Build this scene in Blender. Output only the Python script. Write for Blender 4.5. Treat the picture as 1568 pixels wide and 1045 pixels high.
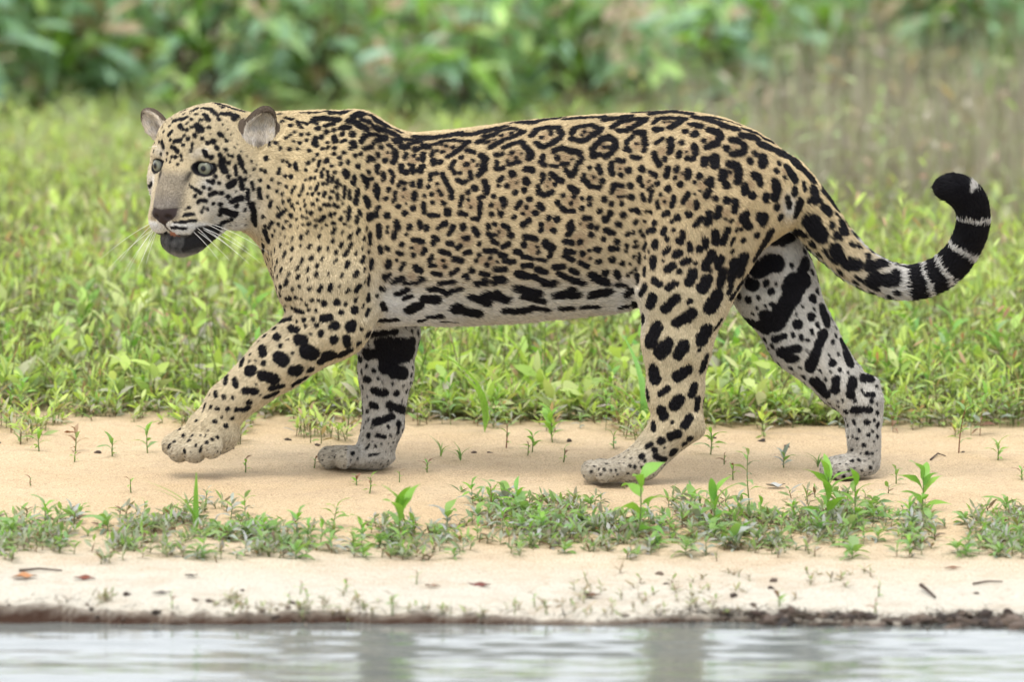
import bpy, math, random
import numpy as np
from mathutils import Vector, Matrix, Euler

for _o in list(bpy.data.objects):
    bpy.data.objects.remove(_o)
scene = bpy.context.scene
COL = scene.collection

# ------------------------------------------------------------------ camera
S = 1.0 / 800.0                      # metres per "photo pixel" in the plane of the animal
PITCH = math.radians(6.0)
DIST = 20.0
cam_d = bpy.data.cameras.new('camera')
cam = bpy.data.objects.new('camera', cam_d)
COL.objects.link(cam)
cam.location = (0.0, -DIST * math.cos(PITCH), 0.266 + DIST * math.sin(PITCH))
cam.rotation_euler = (math.radians(90) - PITCH, 0, 0)
cam_d.sensor_width = 36.0
cam_d.lens = 36.0 * DIST / 1.96
cam_d.clip_start = 0.5
cam_d.clip_end = 2000.0
cam_d.dof.use_dof = True
cam_d.dof.focus_distance = DIST - 0.06
cam_d.dof.aperture_fstop = 3.6
scene.camera = cam

# ------------------------------------------------------------------ sky and sun (bright overcast)
SUN_EL, SUN_AZ = math.radians(65), math.radians(207)
world = bpy.data.worlds.new('World')
scene.world = world
world.use_nodes = True
_nt = world.node_tree
_nt.nodes.clear()
_out = _nt.nodes.new('ShaderNodeOutputWorld')
_bg = _nt.nodes.new('ShaderNodeBackground')
_sky = _nt.nodes.new('ShaderNodeTexSky')
_sky.sky_type = 'NISHITA'
_sky.sun_disc = False
_sky.sun_elevation = SUN_EL
_sky.sun_rotation = SUN_AZ
_sky.air_density = 1.0
_sky.dust_density = 4.0
_sky.ozone_density = 1.0
# an even veil of cloud takes most of the blue out of the sky
_hsv = _nt.nodes.new('ShaderNodeHueSaturation')
_hsv.inputs['Saturation'].default_value = 0.35
_nt.links.new(_sky.outputs[0], _hsv.inputs['Color'])
_veil = _nt.nodes.new('ShaderNodeMix')
_veil.data_type = 'RGBA'
_veil.inputs['Factor'].default_value = 0.62
_veil.inputs['B'].default_value = (8.2, 8.5, 8.9, 1)
_nt.links.new(_hsv.outputs[0], _veil.inputs['A'])
_nt.links.new(_veil.outputs['Result'], _bg.inputs['Color'])
_bg.inputs['Strength'].default_value = 0.15
_nt.links.new(_bg.outputs[0], _out.inputs['Surface'])

sun_d = bpy.data.lights.new('sun', 'SUN')
sun = bpy.data.objects.new('sun', sun_d)
COL.objects.link(sun)
sun_d.energy = 1.5
sun_d.angle = math.radians(25)
sun_d.color = (1.0, 0.96, 0.9)
sun.rotation_euler = Vector((math.sin(SUN_AZ) * math.cos(SUN_EL), math.cos(SUN_AZ) * math.cos(SUN_EL), math.sin(SUN_EL))).to_track_quat('Z', 'Y').to_euler()

scene.view_settings.view_transform = 'Standard'
scene.view_settings.look = 'None'
scene.view_settings.gamma = 1.0
scene.view_settings.use_curve_mapping = False
scene.view_settings.exposure = 0.66
scene.cycles.use_adaptive_sampling = True
scene.cycles.adaptive_threshold = 0.015
scene.cycles_curves.subdivisions = 1
scene.cycles.max_bounces = 4
scene.cycles.diffuse_bounces = 2
scene.cycles.glossy_bounces = 2
scene.cycles.transmission_bounces = 4
scene.cycles.transparent_max_bounces = 4

# ------------------------------------------------------------------ helpers
rng = np.random.default_rng(7)
random.seed(7)

def tag(o, label=None, cat=None, group=None, kind=None):
    if label: o['label'] = label
    if cat: o['category'] = cat
    if group: o['group'] = group
    if kind: o['kind'] = kind
    return o

def link(o, parent=None):
    COL.objects.link(o)
    if parent is not None:
        o.parent = parent
    return o

def mesh_from(name, verts, faces, mat=None, smooth=True):
    """faces: int array (n,3) or (n,4), or a list of arrays"""
    me = bpy.data.meshes.new(name)
    v = np.asarray(verts, np.float32)
    fl = faces if isinstance(faces, list) else [faces]
    fl = [np.asarray(f, np.int32) for f in fl if len(f)]
    me.vertices.add(len(v)); me.vertices.foreach_set('co', v.ravel())
    loops = np.concatenate([f.ravel() for f in fl])
    tot = np.concatenate([np.full(len(f), f.shape[1], np.int32) for f in fl])
    start = np.concatenate([[0], np.cumsum(tot)[:-1]]).astype(np.int32)
    me.loops.add(len(loops)); me.loops.foreach_set('vertex_index', loops)
    me.polygons.add(len(tot))
    me.polygons.foreach_set('loop_start', start)
    me.polygons.foreach_set('loop_total', tot)
    me.polygons.foreach_set('use_smooth', np.full(len(tot), smooth))
    me.update(calc_edges=True)
    if mat: me.materials.append(mat)
    return me

def obj(name, me, parent=None, loc=None, rot=None, scale=None):
    o = bpy.data.objects.new(name, me)
    link(o, parent)
    if loc is not None: o.location = loc
    if rot is not None: o.rotation_euler = rot
    if scale is not None: o.scale = scale if hasattr(scale, '__len__') else (scale,) * 3
    return o

class NT:
    """tiny node-tree helper"""
    def __init__(self, name):
        self.mat = bpy.data.materials.new(name)
        self.mat.use_nodes = True
        self.t = self.mat.node_tree
        self.t.nodes.clear()
        self.out = self.n('ShaderNodeOutputMaterial')
    def n(self, kind, **kw):
        nd = self.t.nodes.new(kind)
        for k, v in kw.items():
            if k.startswith('i_'):
                nd.inputs[k[2:].replace('_', ' ')].default_value = v
            else:
                setattr(nd, k, v)
        return nd
    def l(self, a, b):
        self.t.links.new(a, b)
    def bsdf(self, color=None, rough=0.7, spec=0.3, **kw):
        b = self.n('ShaderNodeBsdfPrincipled')
        if color is not None:
            if isinstance(color, (tuple, list)):
                b.inputs['Base Color'].default_value = (*color[:3], 1)
            else:
                self.l(color, b.inputs['Base Color'])
        b.inputs['Roughness'].default_value = rough
        b.inputs['Specular IOR Level'].default_value = spec
        for k, v in kw.items():
            b.inputs[k.replace('_', ' ')].default_value = v
        self.l(b.outputs[0], self.out.inputs['Surface'])
        return b
    def noise(self, scale, detail=4, rough=0.55, vec=None, dist=0.0):
        nd = self.n('ShaderNodeTexNoise')
        nd.inputs['Scale'].default_value = scale
        nd.inputs['Detail'].default_value = detail
        nd.inputs['Roughness'].default_value = rough
        nd.inputs['Distortion'].default_value = dist
        if vec is not None: self.l(vec, nd.inputs['Vector'])
        return nd
    def ramp(self, fac, stops):
        r = self.n('ShaderNodeValToRGB')
        while len(r.color_ramp.elements) < len(stops):
            r.color_ramp.elements.new(0.5)
        for e, (p, c) in zip(r.color_ramp.elements, stops):
            e.position = p
            e.color = (*c[:3], 1) if len(c) == 3 else c
        if fac is not None: self.l(fac, r.inputs['Fac'])
        return r
    def mix(self, fac, a, b, blend='MIX'):
        m = self.n('ShaderNodeMix', data_type='RGBA', blend_type=blend)
        for sock, v in ((m.inputs['Factor'], fac), (m.inputs['A'], a), (m.inputs['B'], b)):
            if isinstance(v, (int, float)):
                sock.default_value = v
            elif isinstance(v, (tuple, list)):
                sock.default_value = (*v[:3], 1)
            else:
                self.l(v, sock)
        return m.outputs['Result']
    def coord(self):
        return self.n('ShaderNodeTexCoord').outputs['Object']
    def bump(self, height, strength, dist, b):
        bm = self.n('ShaderNodeBump')
        bm.inputs['Strength'].default_value = strength
        bm.inputs['Distance'].default_value = dist
        self.l(height, bm.inputs['Height'])
        self.l(bm.outputs[0], b.inputs['Normal'])
        return bm

def srgb(r, g, b):
    f = lambda c: (c / 255 / 12.92) if c / 255 <= 0.04045 else ((c / 255 + 0.055) / 1.055) ** 2.4
    return (f(r), f(g), f(b))
# ------------------------------------------------------------------ ground, river
def vnoise2(x, y, scale, seed=0):
    """value noise, -1..1"""
    x = np.asarray(x, float) / scale; y = np.asarray(y, float) / scale
    xi = np.floor(x).astype(np.int64); yi = np.floor(y).astype(np.int64)
    fx = x - xi; fy = y - yi
    fx = fx * fx * (3 - 2 * fx); fy = fy * fy * (3 - 2 * fy)
    def h(a, b):
        n = (a * 374761393 + b * 668265263 + seed * 1442695041) & 0xFFFFFFFF
        n = ((n ^ (n >> 13)) * 1274126177) & 0xFFFFFFFF
        n = n ^ (n >> 16)
        return (n & 0xFFFF) / 32767.5 - 1
    return (h(xi, yi) * (1 - fx) + h(xi + 1, yi) * fx) * (1 - fy) + (h(xi, yi + 1) * (1 - fx) + h(xi + 1, yi + 1) * fx) * fy

WATER_Z = -0.0765
def edge_y(x):
    """where the bank breaks off into the river"""
    x = np.asarray(x, float)
    return (-1.53 + 0.030 * vnoise2(x, 0 * x, 0.42, 3) + 0.030 * vnoise2(x, 0 * x, 0.16, 5) + 0.007 * vnoise2(x, 0 * x, 0.035, 6)
            - 0.05 * np.clip((x - 0.35) / 0.6, 0, 1))

PAWS = [(-0.29, 0.075, 0.0, 0.07), (0.19, -0.07, -0.001, 0.07), (0.65, 0.05, -0.006, 0.06)]
def ground_z(x, y, fine=True):
    x = np.asarray(x, float); y = np.asarray(y, float)
    z = 0.0055 - 0.0175 * np.tanh(x / 1.2) * 1.2
    z = z + np.where(y > 0.6, 0.018 + 0.006 * (y - 0.6), 0.03 * y)
    z = z + np.where(y < -0.6, 0.028 * (y + 0.6), 0)
    z = z + 0.010 * vnoise2(x, y, 0.9, 1) * np.clip(np.abs(y) / 0.8, 0.15, 1) * (y > -1.5)
    z = z + 0.05 * vnoise2(x, y, 6.0, 2) * np.clip((y - 3) / 12, 0, 1)
    if fine:
        z = z + 0.0035 * vnoise2(x, y, 0.14, 11) + 0.0030 * vnoise2(x, y, 0.05, 12) + 0.0016 * vnoise2(x, y, 0.021, 13)
        c = vnoise2(x, y, 0.030, 14)
        z = z + 0.012 * np.clip(c - 0.62, 0, 1) * (vnoise2(x, y, 0.4, 15) > -0.1)
    for px, py, dz, r in PAWS:
        z = z + (dz - 0.002) * np.exp(-((x - px) ** 2 + (y - py) ** 2) / (r * r))
    # the bank lip, then the river bed
    e = edge_y(x)
    d = e - y                       # > 0 on the river side
    lip = np.clip(d / 0.009, 0, 1)
    bed = WATER_Z - 0.012 - 0.18 * np.clip(d - 0.009, 0, 4) + 0.004 * vnoise2(x, y, 0.05, 21)
    z = z + 0.005 * np.exp(-(d / 0.05) ** 2) * (d < 0) + 0.004 * vnoise2(x, y, 0.025, 22) * np.exp(-(d / 0.12) ** 2)
    return z * (1 - lip) + np.minimum(z, bed) * lip

_xs = np.concatenate([-np.geomspace(400, 1.9, 26), np.arange(-1.8, 1.8001, 0.0115), np.geomspace(1.9, 400, 26)])
_ys = np.concatenate([-np.geomspace(60, 2.2, 14), np.arange(-2.1, -1.66, 0.03), np.arange(-1.65, -1.40, 0.0045), np.arange(-1.395, 0.95, 0.010), np.arange(0.96, 3.0, 0.03), np.arange(3.05, 10, 0.12), np.geomspace(10.3, 900, 30)])
_X, _Y = np.meshgrid(_xs, _ys, indexing='ij')
_Z = ground_z(_X, _Y)
_nx, _ny = _X.shape
_id = np.arange(_nx * _ny).reshape(_nx, _ny)
_q = np.stack([_id[:-1, :-1], _id[1:, :-1], _id[1:, 1:], _id[:-1, 1:]], -1).reshape(-1, 4)

ms = NT('sand')
co = ms.coord()
sep = ms.n('ShaderNodeSeparateXYZ'); ms.l(co, sep.inputs[0])
n1 = ms.noise(2.2, 5, 0.6, co); n2 = ms.noise(46, 5, 0.75, co); n3 = ms.noise(300, 3, 0.7, co); n4 = ms.noise(9, 6, 0.65, co, 0.6)
warm = ms.ramp(n1.outputs[0], [(0.35, (0.55, 0.405, 0.24)), (0.65, (0.64, 0.495, 0.315))])
# paler washed sand along the river
yy = ms.n('ShaderNodeMath', operation='MULTIPLY_ADD'); yy.inputs[1].default_value = 0.35; yy.inputs[2].default_value = 0.0
ms.l(n4.outputs[0], yy.inputs[0])
ya = ms.n('ShaderNodeMath', operation='ADD'); ms.l(sep.outputs['Y'], ya.inputs[0]); ms.l(yy.outputs[0], ya.inputs[1])
ymap = ms.n('ShaderNodeMapRange'); ymap.inputs['From Min'].default_value = -0.5; ymap.inputs['From Max'].default_value = -1.08
ms.l(ya.outputs[0], ymap.inputs['Value'])
c1 = ms.mix(ymap.outputs[0], warm.outputs[0], (0.58, 0.54, 0.455))
# dark organic flecks and grains
fl = ms.ramp(n2.outputs[0], [(0.57, (0, 0, 0)), (0.70, (1, 1, 1))])
fm = ms.n('ShaderNodeMath', operation='MULTIPLY'); fm.inputs[1].default_value = 0.5; ms.l(fl.outputs[0], fm.inputs[0])
pt = ms.ramp(n4.outputs[0], [(0.50, (0, 0, 0)), (0.66, (1, 1, 1))])
pm = ms.n('ShaderNodeMath', operation='MULTIPLY'); pm.inputs[1].default_value = 0.32; ms.l(pt.outputs[0], pm.inputs[0])
c1 = ms.mix(pm.outputs[0], c1, (0.42, 0.31, 0.21))
c2 = ms.mix(fm.outputs[0], c1, (0.30, 0.19, 0.11))
gr = ms.ramp(n3.outputs[0], [(0.32, (0.55, 0.53, 0.5)), (0.62, (1.1, 1.1, 1.1))])
c3 = ms.mix(1.0, c2, gr.outputs[0], 'MULTIPLY')
# brown soil under the plants and behind the meadow edge
so = ms.n('ShaderNodeMapRange'); so.inputs['From Min'].default_value = 0.75; so.inputs['From Max'].default_value = 1.2; ms.l(ya.outputs[0], so.inputs['Value'])
c4 = ms.mix(so.outputs[0], c3, (0.30, 0.235, 0.15))
# wet cut of the bank, darkened further to paint in shade under the lip
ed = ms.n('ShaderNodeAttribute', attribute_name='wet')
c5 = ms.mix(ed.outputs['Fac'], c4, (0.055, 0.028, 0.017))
bs = ms.bsdf(c5, 0.85, 0.25)
hb = ms.n('ShaderNodeMath', operation='ADD'); ms.l(n3.outputs[0], hb.inputs[0]); ms.l(n2.outputs[0], hb.inputs[1])
ms.bump(hb.outputs[0], 0.8, 0.004, bs)
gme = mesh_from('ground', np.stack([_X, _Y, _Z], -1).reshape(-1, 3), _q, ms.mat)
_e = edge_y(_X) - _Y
_wet_shade = np.clip((_e + 0.006) / 0.008, 0, 1)
_wet_shade = np.maximum(_wet_shade, 0.75 * np.clip(1 - np.abs(_e + 0.02) / 0.07, 0, 1) * np.clip((_X - 0.25) / 0.5, 0, 1) * (vnoise2(_X, _Y, 0.06, 32) > -0.2))
_wa = gme.attributes.new('wet', 'FLOAT', 'POINT')  # carries both wet soil and the shade painted below the lip
_wa.data.foreach_set('value', np.clip(_wet_shade, 0, 1).astype(np.float32).ravel())
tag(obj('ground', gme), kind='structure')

# river: a shallow wash against the bank, a long low swell behind it
_wx = np.concatenate([-np.geomspace(300, 2.1, 20), np.arange(-2.0, 2.001, 0.02), np.geomspace(2.1, 300, 20)])
_wy = np.concatenate([-np.geomspace(80, 2.9, 22), np.arange(-2.8, -1.30, 0.006)])
_WX, _WY = np.meshgrid(_wx, _wy, indexing='ij')
_amp = np.clip((_WY + 80) / 60, 0.2, 1)
_wob = 0.035 * np.sin(1.7 * _WX + 0.6) + 0.018 * np.sin(4.3 * _WX + 1.9) + 0.010 * np.sin(9.1 * _WX + 5 * _WY)
_t = _WY + _wob
_WZ = WATER_Z + 0.0034 * np.sin((_t + 1.80) * 2 * math.pi / 0.62) * np.clip((-_WY - 1.45) / 0.25, 0, 1)
for _k, (_wl, _am, _an) in enumerate([(0.16, 0.0006, 0.10), (0.11, 0.00045, -0.16), (0.075, 0.0003, 0.22), (0.052, 0.00018, -0.05), (0.037, 0.00011, 0.3), (0.23, 0.0007, -0.08), (0.10, 0.0004, 0.75), (0.07, 0.00028, -0.85), (0.045, 0.00016, 1.15)]):
    _ph = (_WY * math.cos(_an) + _WX * math.sin(_an)) * 2 * math.pi / _wl
    _WZ += 0.6 * _am * np.sin(_ph + 1.7 * _k + 1.4 * np.sin(_WX * (2.1 + 0.7 * _k) + _k))
_nx, _ny = _WX.shape
_id = np.arange(_nx * _ny).reshape(_nx, _ny)
_q = np.stack([_id[:-1, :-1], _id[1:, :-1], _id[1:, 1:], _id[:-1, 1:]], -1).reshape(-1, 4)
mw = NT('river_water')
b = mw.bsdf((0.16, 0.175, 0.165), 0.11, 1.0)
b.inputs['IOR'].default_value = 1.33
wn = mw.noise(26, 3, 0.5, mw.coord())
mw.bump(wn.outputs[0], 0.05, 0.002, b)
tag(obj('water', mesh_from('water', np.stack([_WX, _WY, _WZ], -1).reshape(-1, 3), _q, mw.mat)), kind='structure')

def on_ground(px, py):
    """point of the ground that the photograph shows at (px, py)"""
    f = 16000.0
    o = np.array(cam.location)
    c, s = math.cos(PITCH), math.sin(PITCH)
    dx, dv = (px - 784) / f, -(py - 522.5) / f
    d = np.array([dx, c + dv * s, -s + dv * c])
    t = np.linspace(17.0, 34.0, 3400)
    P_ = o + d * t[:, None]
    below = P_[:, 2] < ground_z(P_[:, 0], P_[:, 1], False)
    i = below.argmax()
    return P_[i]
# ------------------------------------------------------------------ the jaguar: one continuous surface grown from a distance field
# Working space of the animal: x along the body, y depth (+ away from the bank edge), z up, 800 units to the metre.
TP = 0.105
H = 2.4
GX0, GY0, GZ0 = 200.0, -190.0, -14.0
GN = (558, 150, 258)
gx = (GX0 + H * np.arange(GN[0])).astype(np.float32)
gy = (GY0 + H * np.arange(GN[1])).astype(np.float32)
gz = (GZ0 + H * np.arange(GN[2])).astype(np.float32)

def P(px, py, y=0.0):
    """side-view coordinates to the animal's space"""
    return np.array([px, y, 735.0 - py - TP * y], np.float32)

def smin(a, b, k):
    h = np.clip(0.5 + 0.5 * (b - a) / k, 0, 1)
    return b + (a - b) * h - k * h * (1 - h)

class Cone:
    def __init__(s, a, b, ra, rb, sy=1.0):
        s.a, s.b, s.ra, s.rb, s.sy = np.asarray(a, np.float32), np.asarray(b, np.float32), ra, rb, sy
    def bounds(s):
        r = max(s.ra, s.rb) * max(1, s.sy)
        return np.minimum(s.a, s.b) - r, np.maximum(s.a, s.b) + r
    def d(s, x, y, z):
        ax, ay, az = s.a; bx, by, bz = s.b - s.a
        L = bx * bx + by * by + bz * bz + 1e-6
        t = np.clip(((x - ax) * bx + (y - ay) * by + (z - az) * bz) / L, 0, 1)
        t = t * 1.0
        qx = x - ax - t * bx; qy = (y - ay - t * by) / s.sy; qz = z - az - t * bz
        return (np.sqrt(qx * qx + qy * qy + qz * qz) - (s.ra + (s.rb - s.ra) * t)) * min(1.0, s.sy ** 0.5)

class Ell:
    """ellipsoid with axes given by a rotation matrix (rows = local axes)"""
    def __init__(s, c, r, R=None):
        s.c, s.r = np.asarray(c, np.float32), np.asarray(r, np.float32)
        s.R = np.eye(3, dtype=np.float32) if R is None else np.asarray(R, np.float32)
    def bounds(s):
        e = np.abs(s.R.T) @ s.r
        return s.c - e, s.c + e
    def d(s, x, y, z):
        dx, dy, dz = x - s.c[0], y - s.c[1], z - s.c[2]
        k0 = 0; k1 = 0
        for i in range(3):
            q = (s.R[i, 0] * dx + s.R[i, 1] * dy + s.R[i, 2] * dz) / s.r[i]
            k0 = k0 + q * q; k1 = k1 + (q / s.r[i]) ** 2
        k0 = np.sqrt(k0) + 1e-6; k1 = np.sqrt(k1) + 1e-6
        return k0 * (k0 - 1) / k1

class Loft:
    """torso: stations (x, top py, bottom py, half width, y centre, squareness)"""
    def __init__(s, st):
        st = np.array(st, np.float32)
        s.st = st
        xs = np.linspace(st[0, 0], st[-1, 0], 400).astype(np.float32)
        # smooth (monotone-ish) interpolation of each column
        cols = [np.interp(xs, st[:, 0], st[:, i]) for i in range(1, 6)]
        ker = np.hanning(27); ker /= ker.sum()
        sm = []
        for c in cols:
            p = np.concatenate([np.full(13, c[0]), c, np.full(13, c[-1])])
            sm.append(np.convolve(p, ker, 'valid'))
        s.xs, s.cols = xs, sm
    def bounds(s):
        st = s.st
        return np.array([st[0, 0] - 60, -st[:, 3].max() - 30, 735 - st[:, 2].max()]), np.array([st[-1, 0] + 60, st[:, 3].max() + 30, 735 - st[:, 1].min()])
    def d(s, x, y, z):
        x1 = x.ravel()
        top, bot, hw, yc, n = [np.interp(x1, s.xs, c).astype(np.float32).reshape(x.shape) for c in s.cols]
        zc = 735 - (top + bot) / 2; hz = (bot - top) / 2
        qy = np.abs(y - yc) / hw; qz = np.abs(z - zc) / hz
        # belly side is a little fuller than the spine side
        k = (qy ** n + qz ** n + 1e-9) ** (1 / n)
        gy_ = (qy + 1e-6) ** (n - 1) / hw; gz_ = (qz + 1e-6) ** (n - 1) / hz
        g = k ** (1 - n) * np.sqrt(gy_ ** 2 + gz_ ** 2) + 1e-5
        d = (k - 1) / np.maximum(g, 1.0 / 140)
        ex = np.maximum(s.xs[0] - x, x - s.xs[-1])
        return np.where(ex > 0, np.sqrt(np.maximum(d, 0) ** 2 + ex ** 2), d).astype(np.float32)

F = np.full(GN, 60.0, np.float32)

def sub(lo, hi, pad):
    i0 = [max(0, int((l - pad - g) / H)) for l, g in zip(lo, (GX0, GY0, GZ0))]
    i1 = [min(n, int((h + pad - g) / H) + 2) for h, g, n in zip(hi, (GX0, GY0, GZ0), GN)]
    sl = tuple(slice(a, b) for a, b in zip(i0, i1))
    return sl, gx[sl[0]][:, None, None], gy[sl[1]][None, :, None], gz[sl[2]][None, None, :]

def add(p, k=14.0, field=None):
    T = F if field is None else field
    sl, x, y, z = sub(*p.bounds(), k + 8)
    d = p.d(x, y, z)
    T[sl] = smin(T[sl], np.broadcast_to(d, T[sl].shape), k)

def cut(p, k=5.0):
    sl, x, y, z = sub(*p.bounds(), k + 4)
    d = -np.broadcast_to(p.d(x, y, z), F[sl].shape)
    h = np.clip(0.5 - 0.5 * (F[sl] - d) / k, 0, 1)
    F[sl] = F[sl] + (d - F[sl]) * h + k * h * (1 - h)

# --- trunk and neck
TORSO = Loft([
    (352, 186, 318, 58, -24, 2.1), (378, 178, 342, 70, -14, 2.1), (400, 174, 372, 80, -7, 2.1), (414, 172, 404, 86, -3, 2.1),
    (428, 171, 436, 91, 0, 2.1), (446, 170, 466, 96, 0, 2.1), (490, 168, 490, 99, 0, 2.1), (540, 170, 498, 101, 0, 2.1),
    (560, 174, 498, 102, 0, 2.1), (590, 188, 498, 104, 0, 2.15), (625, 204, 497, 108, 0, 2.2), (700, 198, 496, 116, 0, 2.25), (800, 185, 491, 121, 0, 2.25),
    (890, 177, 482, 114, 0, 2.2), (955, 173, 475, 98, 0, 2.1), (1035, 168, 455, 102, 0, 2.0), (1100, 177, 425, 95, 0, 2.0),
    (1160, 201, 380, 84, 0, 2.0), (1205, 234, 352, 62, 0, 2.0), (1240, 276, 338, 34, 0, 2.0)])
add(TORSO, 10)
# dewlap and chest keel in front of the legs
add(Cone(P(434, 396, -2), P(468, 452, 0), 24, 36, 1.0), 22)
# shoulder blade, upper arm and elbow masses, both sides
for sgn in (-1, 1):
    add(Cone(P(550, 206, 38 * sgn), P(508, 300, 76 * sgn), 30, 50, 0.75), 34)
    add(Ell(P(505, 340, 74 * sgn), (66, 44, 105)), 24)
    add(Ell(P(480, 420, 66 * sgn), (58, 52, 74)), 22)
# triceps edge behind the near shoulder
add(Cone(P(548, 330, -86), P(552, 470, -70), 22, 30, 0.9), 12)
# --- near fore leg, stepping forward, paw lifted
add(Cone(P(520, 430, -66), P(512, 492, -66), 62, 54, 0.85), 20)
add(Cone(P(510, 492, -66), P(430, 552, -64), 54, 43, 0.85), 18)
add(Cone(P(430, 552, -64), P(352, 618, -62), 43, 32, 0.9), 12)
add(Cone(P(352, 618, -62), P(326, 655, -62), 31, 32, 1.0), 10)
add(Ell(P(326, 664, -64), (42, 36, 33)), 10)
for px, py, y, r in [(266, 682, -62, 16), (277, 690, -82, 17.5), (300, 691, -98, 17.5), (326, 686, -106, 16)]:
    add(Cone(P(px * 0.5 + 165, 660, y * 0.7 - 14), P(px, py, y), 13, r), 2.2)
add(Cone(P(318, 632, -36), P(308, 644, -34), 12, 9), 5)
# --- far fore leg, planted
add(Cone(P(560, 440, 60), P(592, 510, 62), 62, 47, 0.85), 18)
add(Cone(P(592, 510, 62), P(590, 570, 60), 46, 40, 0.85), 14)
add(Cone(P(590, 570, 60), P(586, 650, 60), 40, 29, 0.9), 10)
add(Cone(P(586, 650, 60), P(574, 690, 60), 29, 29, 1.0), 10)
add(Ell(P(556, 702, 60), (46, 36, 17)), 8)
for px, py, y, r in [(525, 705, 30, 14), (504, 704, 50, 15), (501, 701, 74, 15), (514, 699, 94, 14)]:
    add(Cone(P(px * 0.35 + 358, 697, y * .6 + 22), P(px, py, y), 12, r), 2.2)
# --- hind quarters
for sgn in (-1, 1):
    add(Ell(P(1090, 290, 48 * sgn), (100, 54, 100)), 26)
    add(Ell(P(1164, 300, 38 * sgn), (50, 42, 62)), 26)
# near hind leg
add(Cone(P(1075, 320, -66), P(1045, 430, -70), 88, 70, 0.62), 24)
add(Cone(P(1112, 330, -56), P(1056, 460, -64), 66, 54, 0.6), 24)
add(Cone(P(1045, 440, -68), P(1036, 520, -64), 62, 51, 0.72), 18)
add(Cone(P(1036, 520, -64), P(1033, 600, -60), 51, 41, 0.75), 14)
add(Cone(P(1033, 600, -60), P(1036, 645, -58), 41, 37, 0.75), 10)
add(Cone(P(1052, 640, -58), P(1064, 656, -58), 20, 14, 0.9), 10)
add(Cone(P(1036, 650, -58), P(985, 706, -56), 34, 27, 0.85), 10)
add(Cone(P(985, 708, -56), P(940, 722, -58), 26, 19, 1.2), 8)
for px, py, y, r in [(925, 725, -88, 13.5), (906, 723, -70, 14.5), (905, 720, -46, 14), (920, 717, -28, 13)]:
    add(Cone(P(px * .3 + 670, 720, y * .7 - 16), P(px, py, y), 12, r), 2.2)
# far hind leg, stretched back
add(Cone(P(1150, 330, 50), P(1186, 436, 46), 70, 62, 0.62), 18)
add(Cone(P(1186, 436, 46), P(1230, 518, 44), 62, 51, 0.7), 14)
add(Cone(P(1230, 518, 44), P(1290, 588, 42), 51, 36, 0.75), 12)
add(Cone(P(1290, 588, 42), P(1320, 618, 42), 36, 31, 0.8), 8)
add(Cone(P(1332, 592, 42), P(1326, 640, 42), 17, 24, 0.85), 8)
add(Cone(P(1322, 616, 42), P(1326, 700, 40), 29, 24, 0.85), 8)
add(Ell(P(1303, 716, 40), (44, 32, 18)), 9)
for px, py, y, r in [(1290, 724, 10, 13.5), (1272, 723, 28, 14), (1272, 720, 50, 14), (1286, 717, 68, 13)]:
    add(Cone(P(px * .3 + 925, 714, y * .6 + 16), P(px, py, y), 12, r), 2.2)
# --- tail
TAIL = [(1196, 280, 0, 44), (1232, 318, 0, 38), (1272, 366, -2, 31), (1312, 404, -4, 27), (1360, 428, -6, 24), (1408, 430, -8, 23),
        (1450, 410, -10, 22.5), (1478, 374, -12, 21.5), (1489, 338, -13, 21.5), (1483, 306, -14, 22), (1464, 289, -15, 20), (1446, 286, -15, 15)]
_tp = np.array([[*P(a, b, c), r] for a, b, c, r in TAIL])
_tt = np.linspace(0, len(TAIL) - 1, 46)
def catmull(pts, t):
    i = np.clip(np.floor(t).astype(int), 0, len(pts) - 2); f = (t - i)[:, None]
    p0 = pts[np.maximum(i - 1, 0)]; p1 = pts[i]; p2 = pts[i + 1]; p3 = pts[np.minimum(i + 2, len(pts) - 1)]
    return 0.5 * (2 * p1 + (p2 - p0) * f + (2 * p0 - 5 * p1 + 4 * p2 - p3) * f ** 2 + (3 * p1 - p0 - 3 * p2 + p3) * f ** 3)
TAILC = catmull(_tp, _tt)
for a, b in zip(TAILC[:-1], TAILC[1:]):
    add(Cone(a[:3], b[:3], a[3], b[3]), 6)

# --- head, turned towards the river
HTH = math.radians(57)
HU = np.array([-math.cos(HTH), -math.sin(HTH), 0], np.float32)     # forward
HV = np.array([math.sin(HTH), -math.cos(HTH), 0], np.float32)      # towards the near side
HW = np.array([0, 0, 1], np.float32)
HO = P(280, 255, -92)
HR = np.stack([HU, HV, HW])
def hp(u, v, w):
    return HO + u * HU + v * HV + w * HW
def pitched(deg):
    """head axes rolled nose-down by deg"""
    c, s = math.cos(math.radians(deg)), math.sin(math.radians(deg))
    return np.stack([c * HU - s * HW, HV, s * HU + c * HW])
HEAD = np.full(GN, 60.0, np.float32)
def hadd(p, k=10.0):
    add(p, k, HEAD)
hadd(Ell(hp(-84, 2, 15), (80, 77, 75), HR), 10)
hadd(Ell(hp(-42, -6, 34), (46, 58, 44), HR), 18)
hadd(Cone(hp(-22, 0, 8), hp(16, 0, -56), 36, 29), 16)                # nose bridge
hadd(Cone(hp(10, 0, -36), hp(27, 0, -66), 28, 25), 8)
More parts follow.
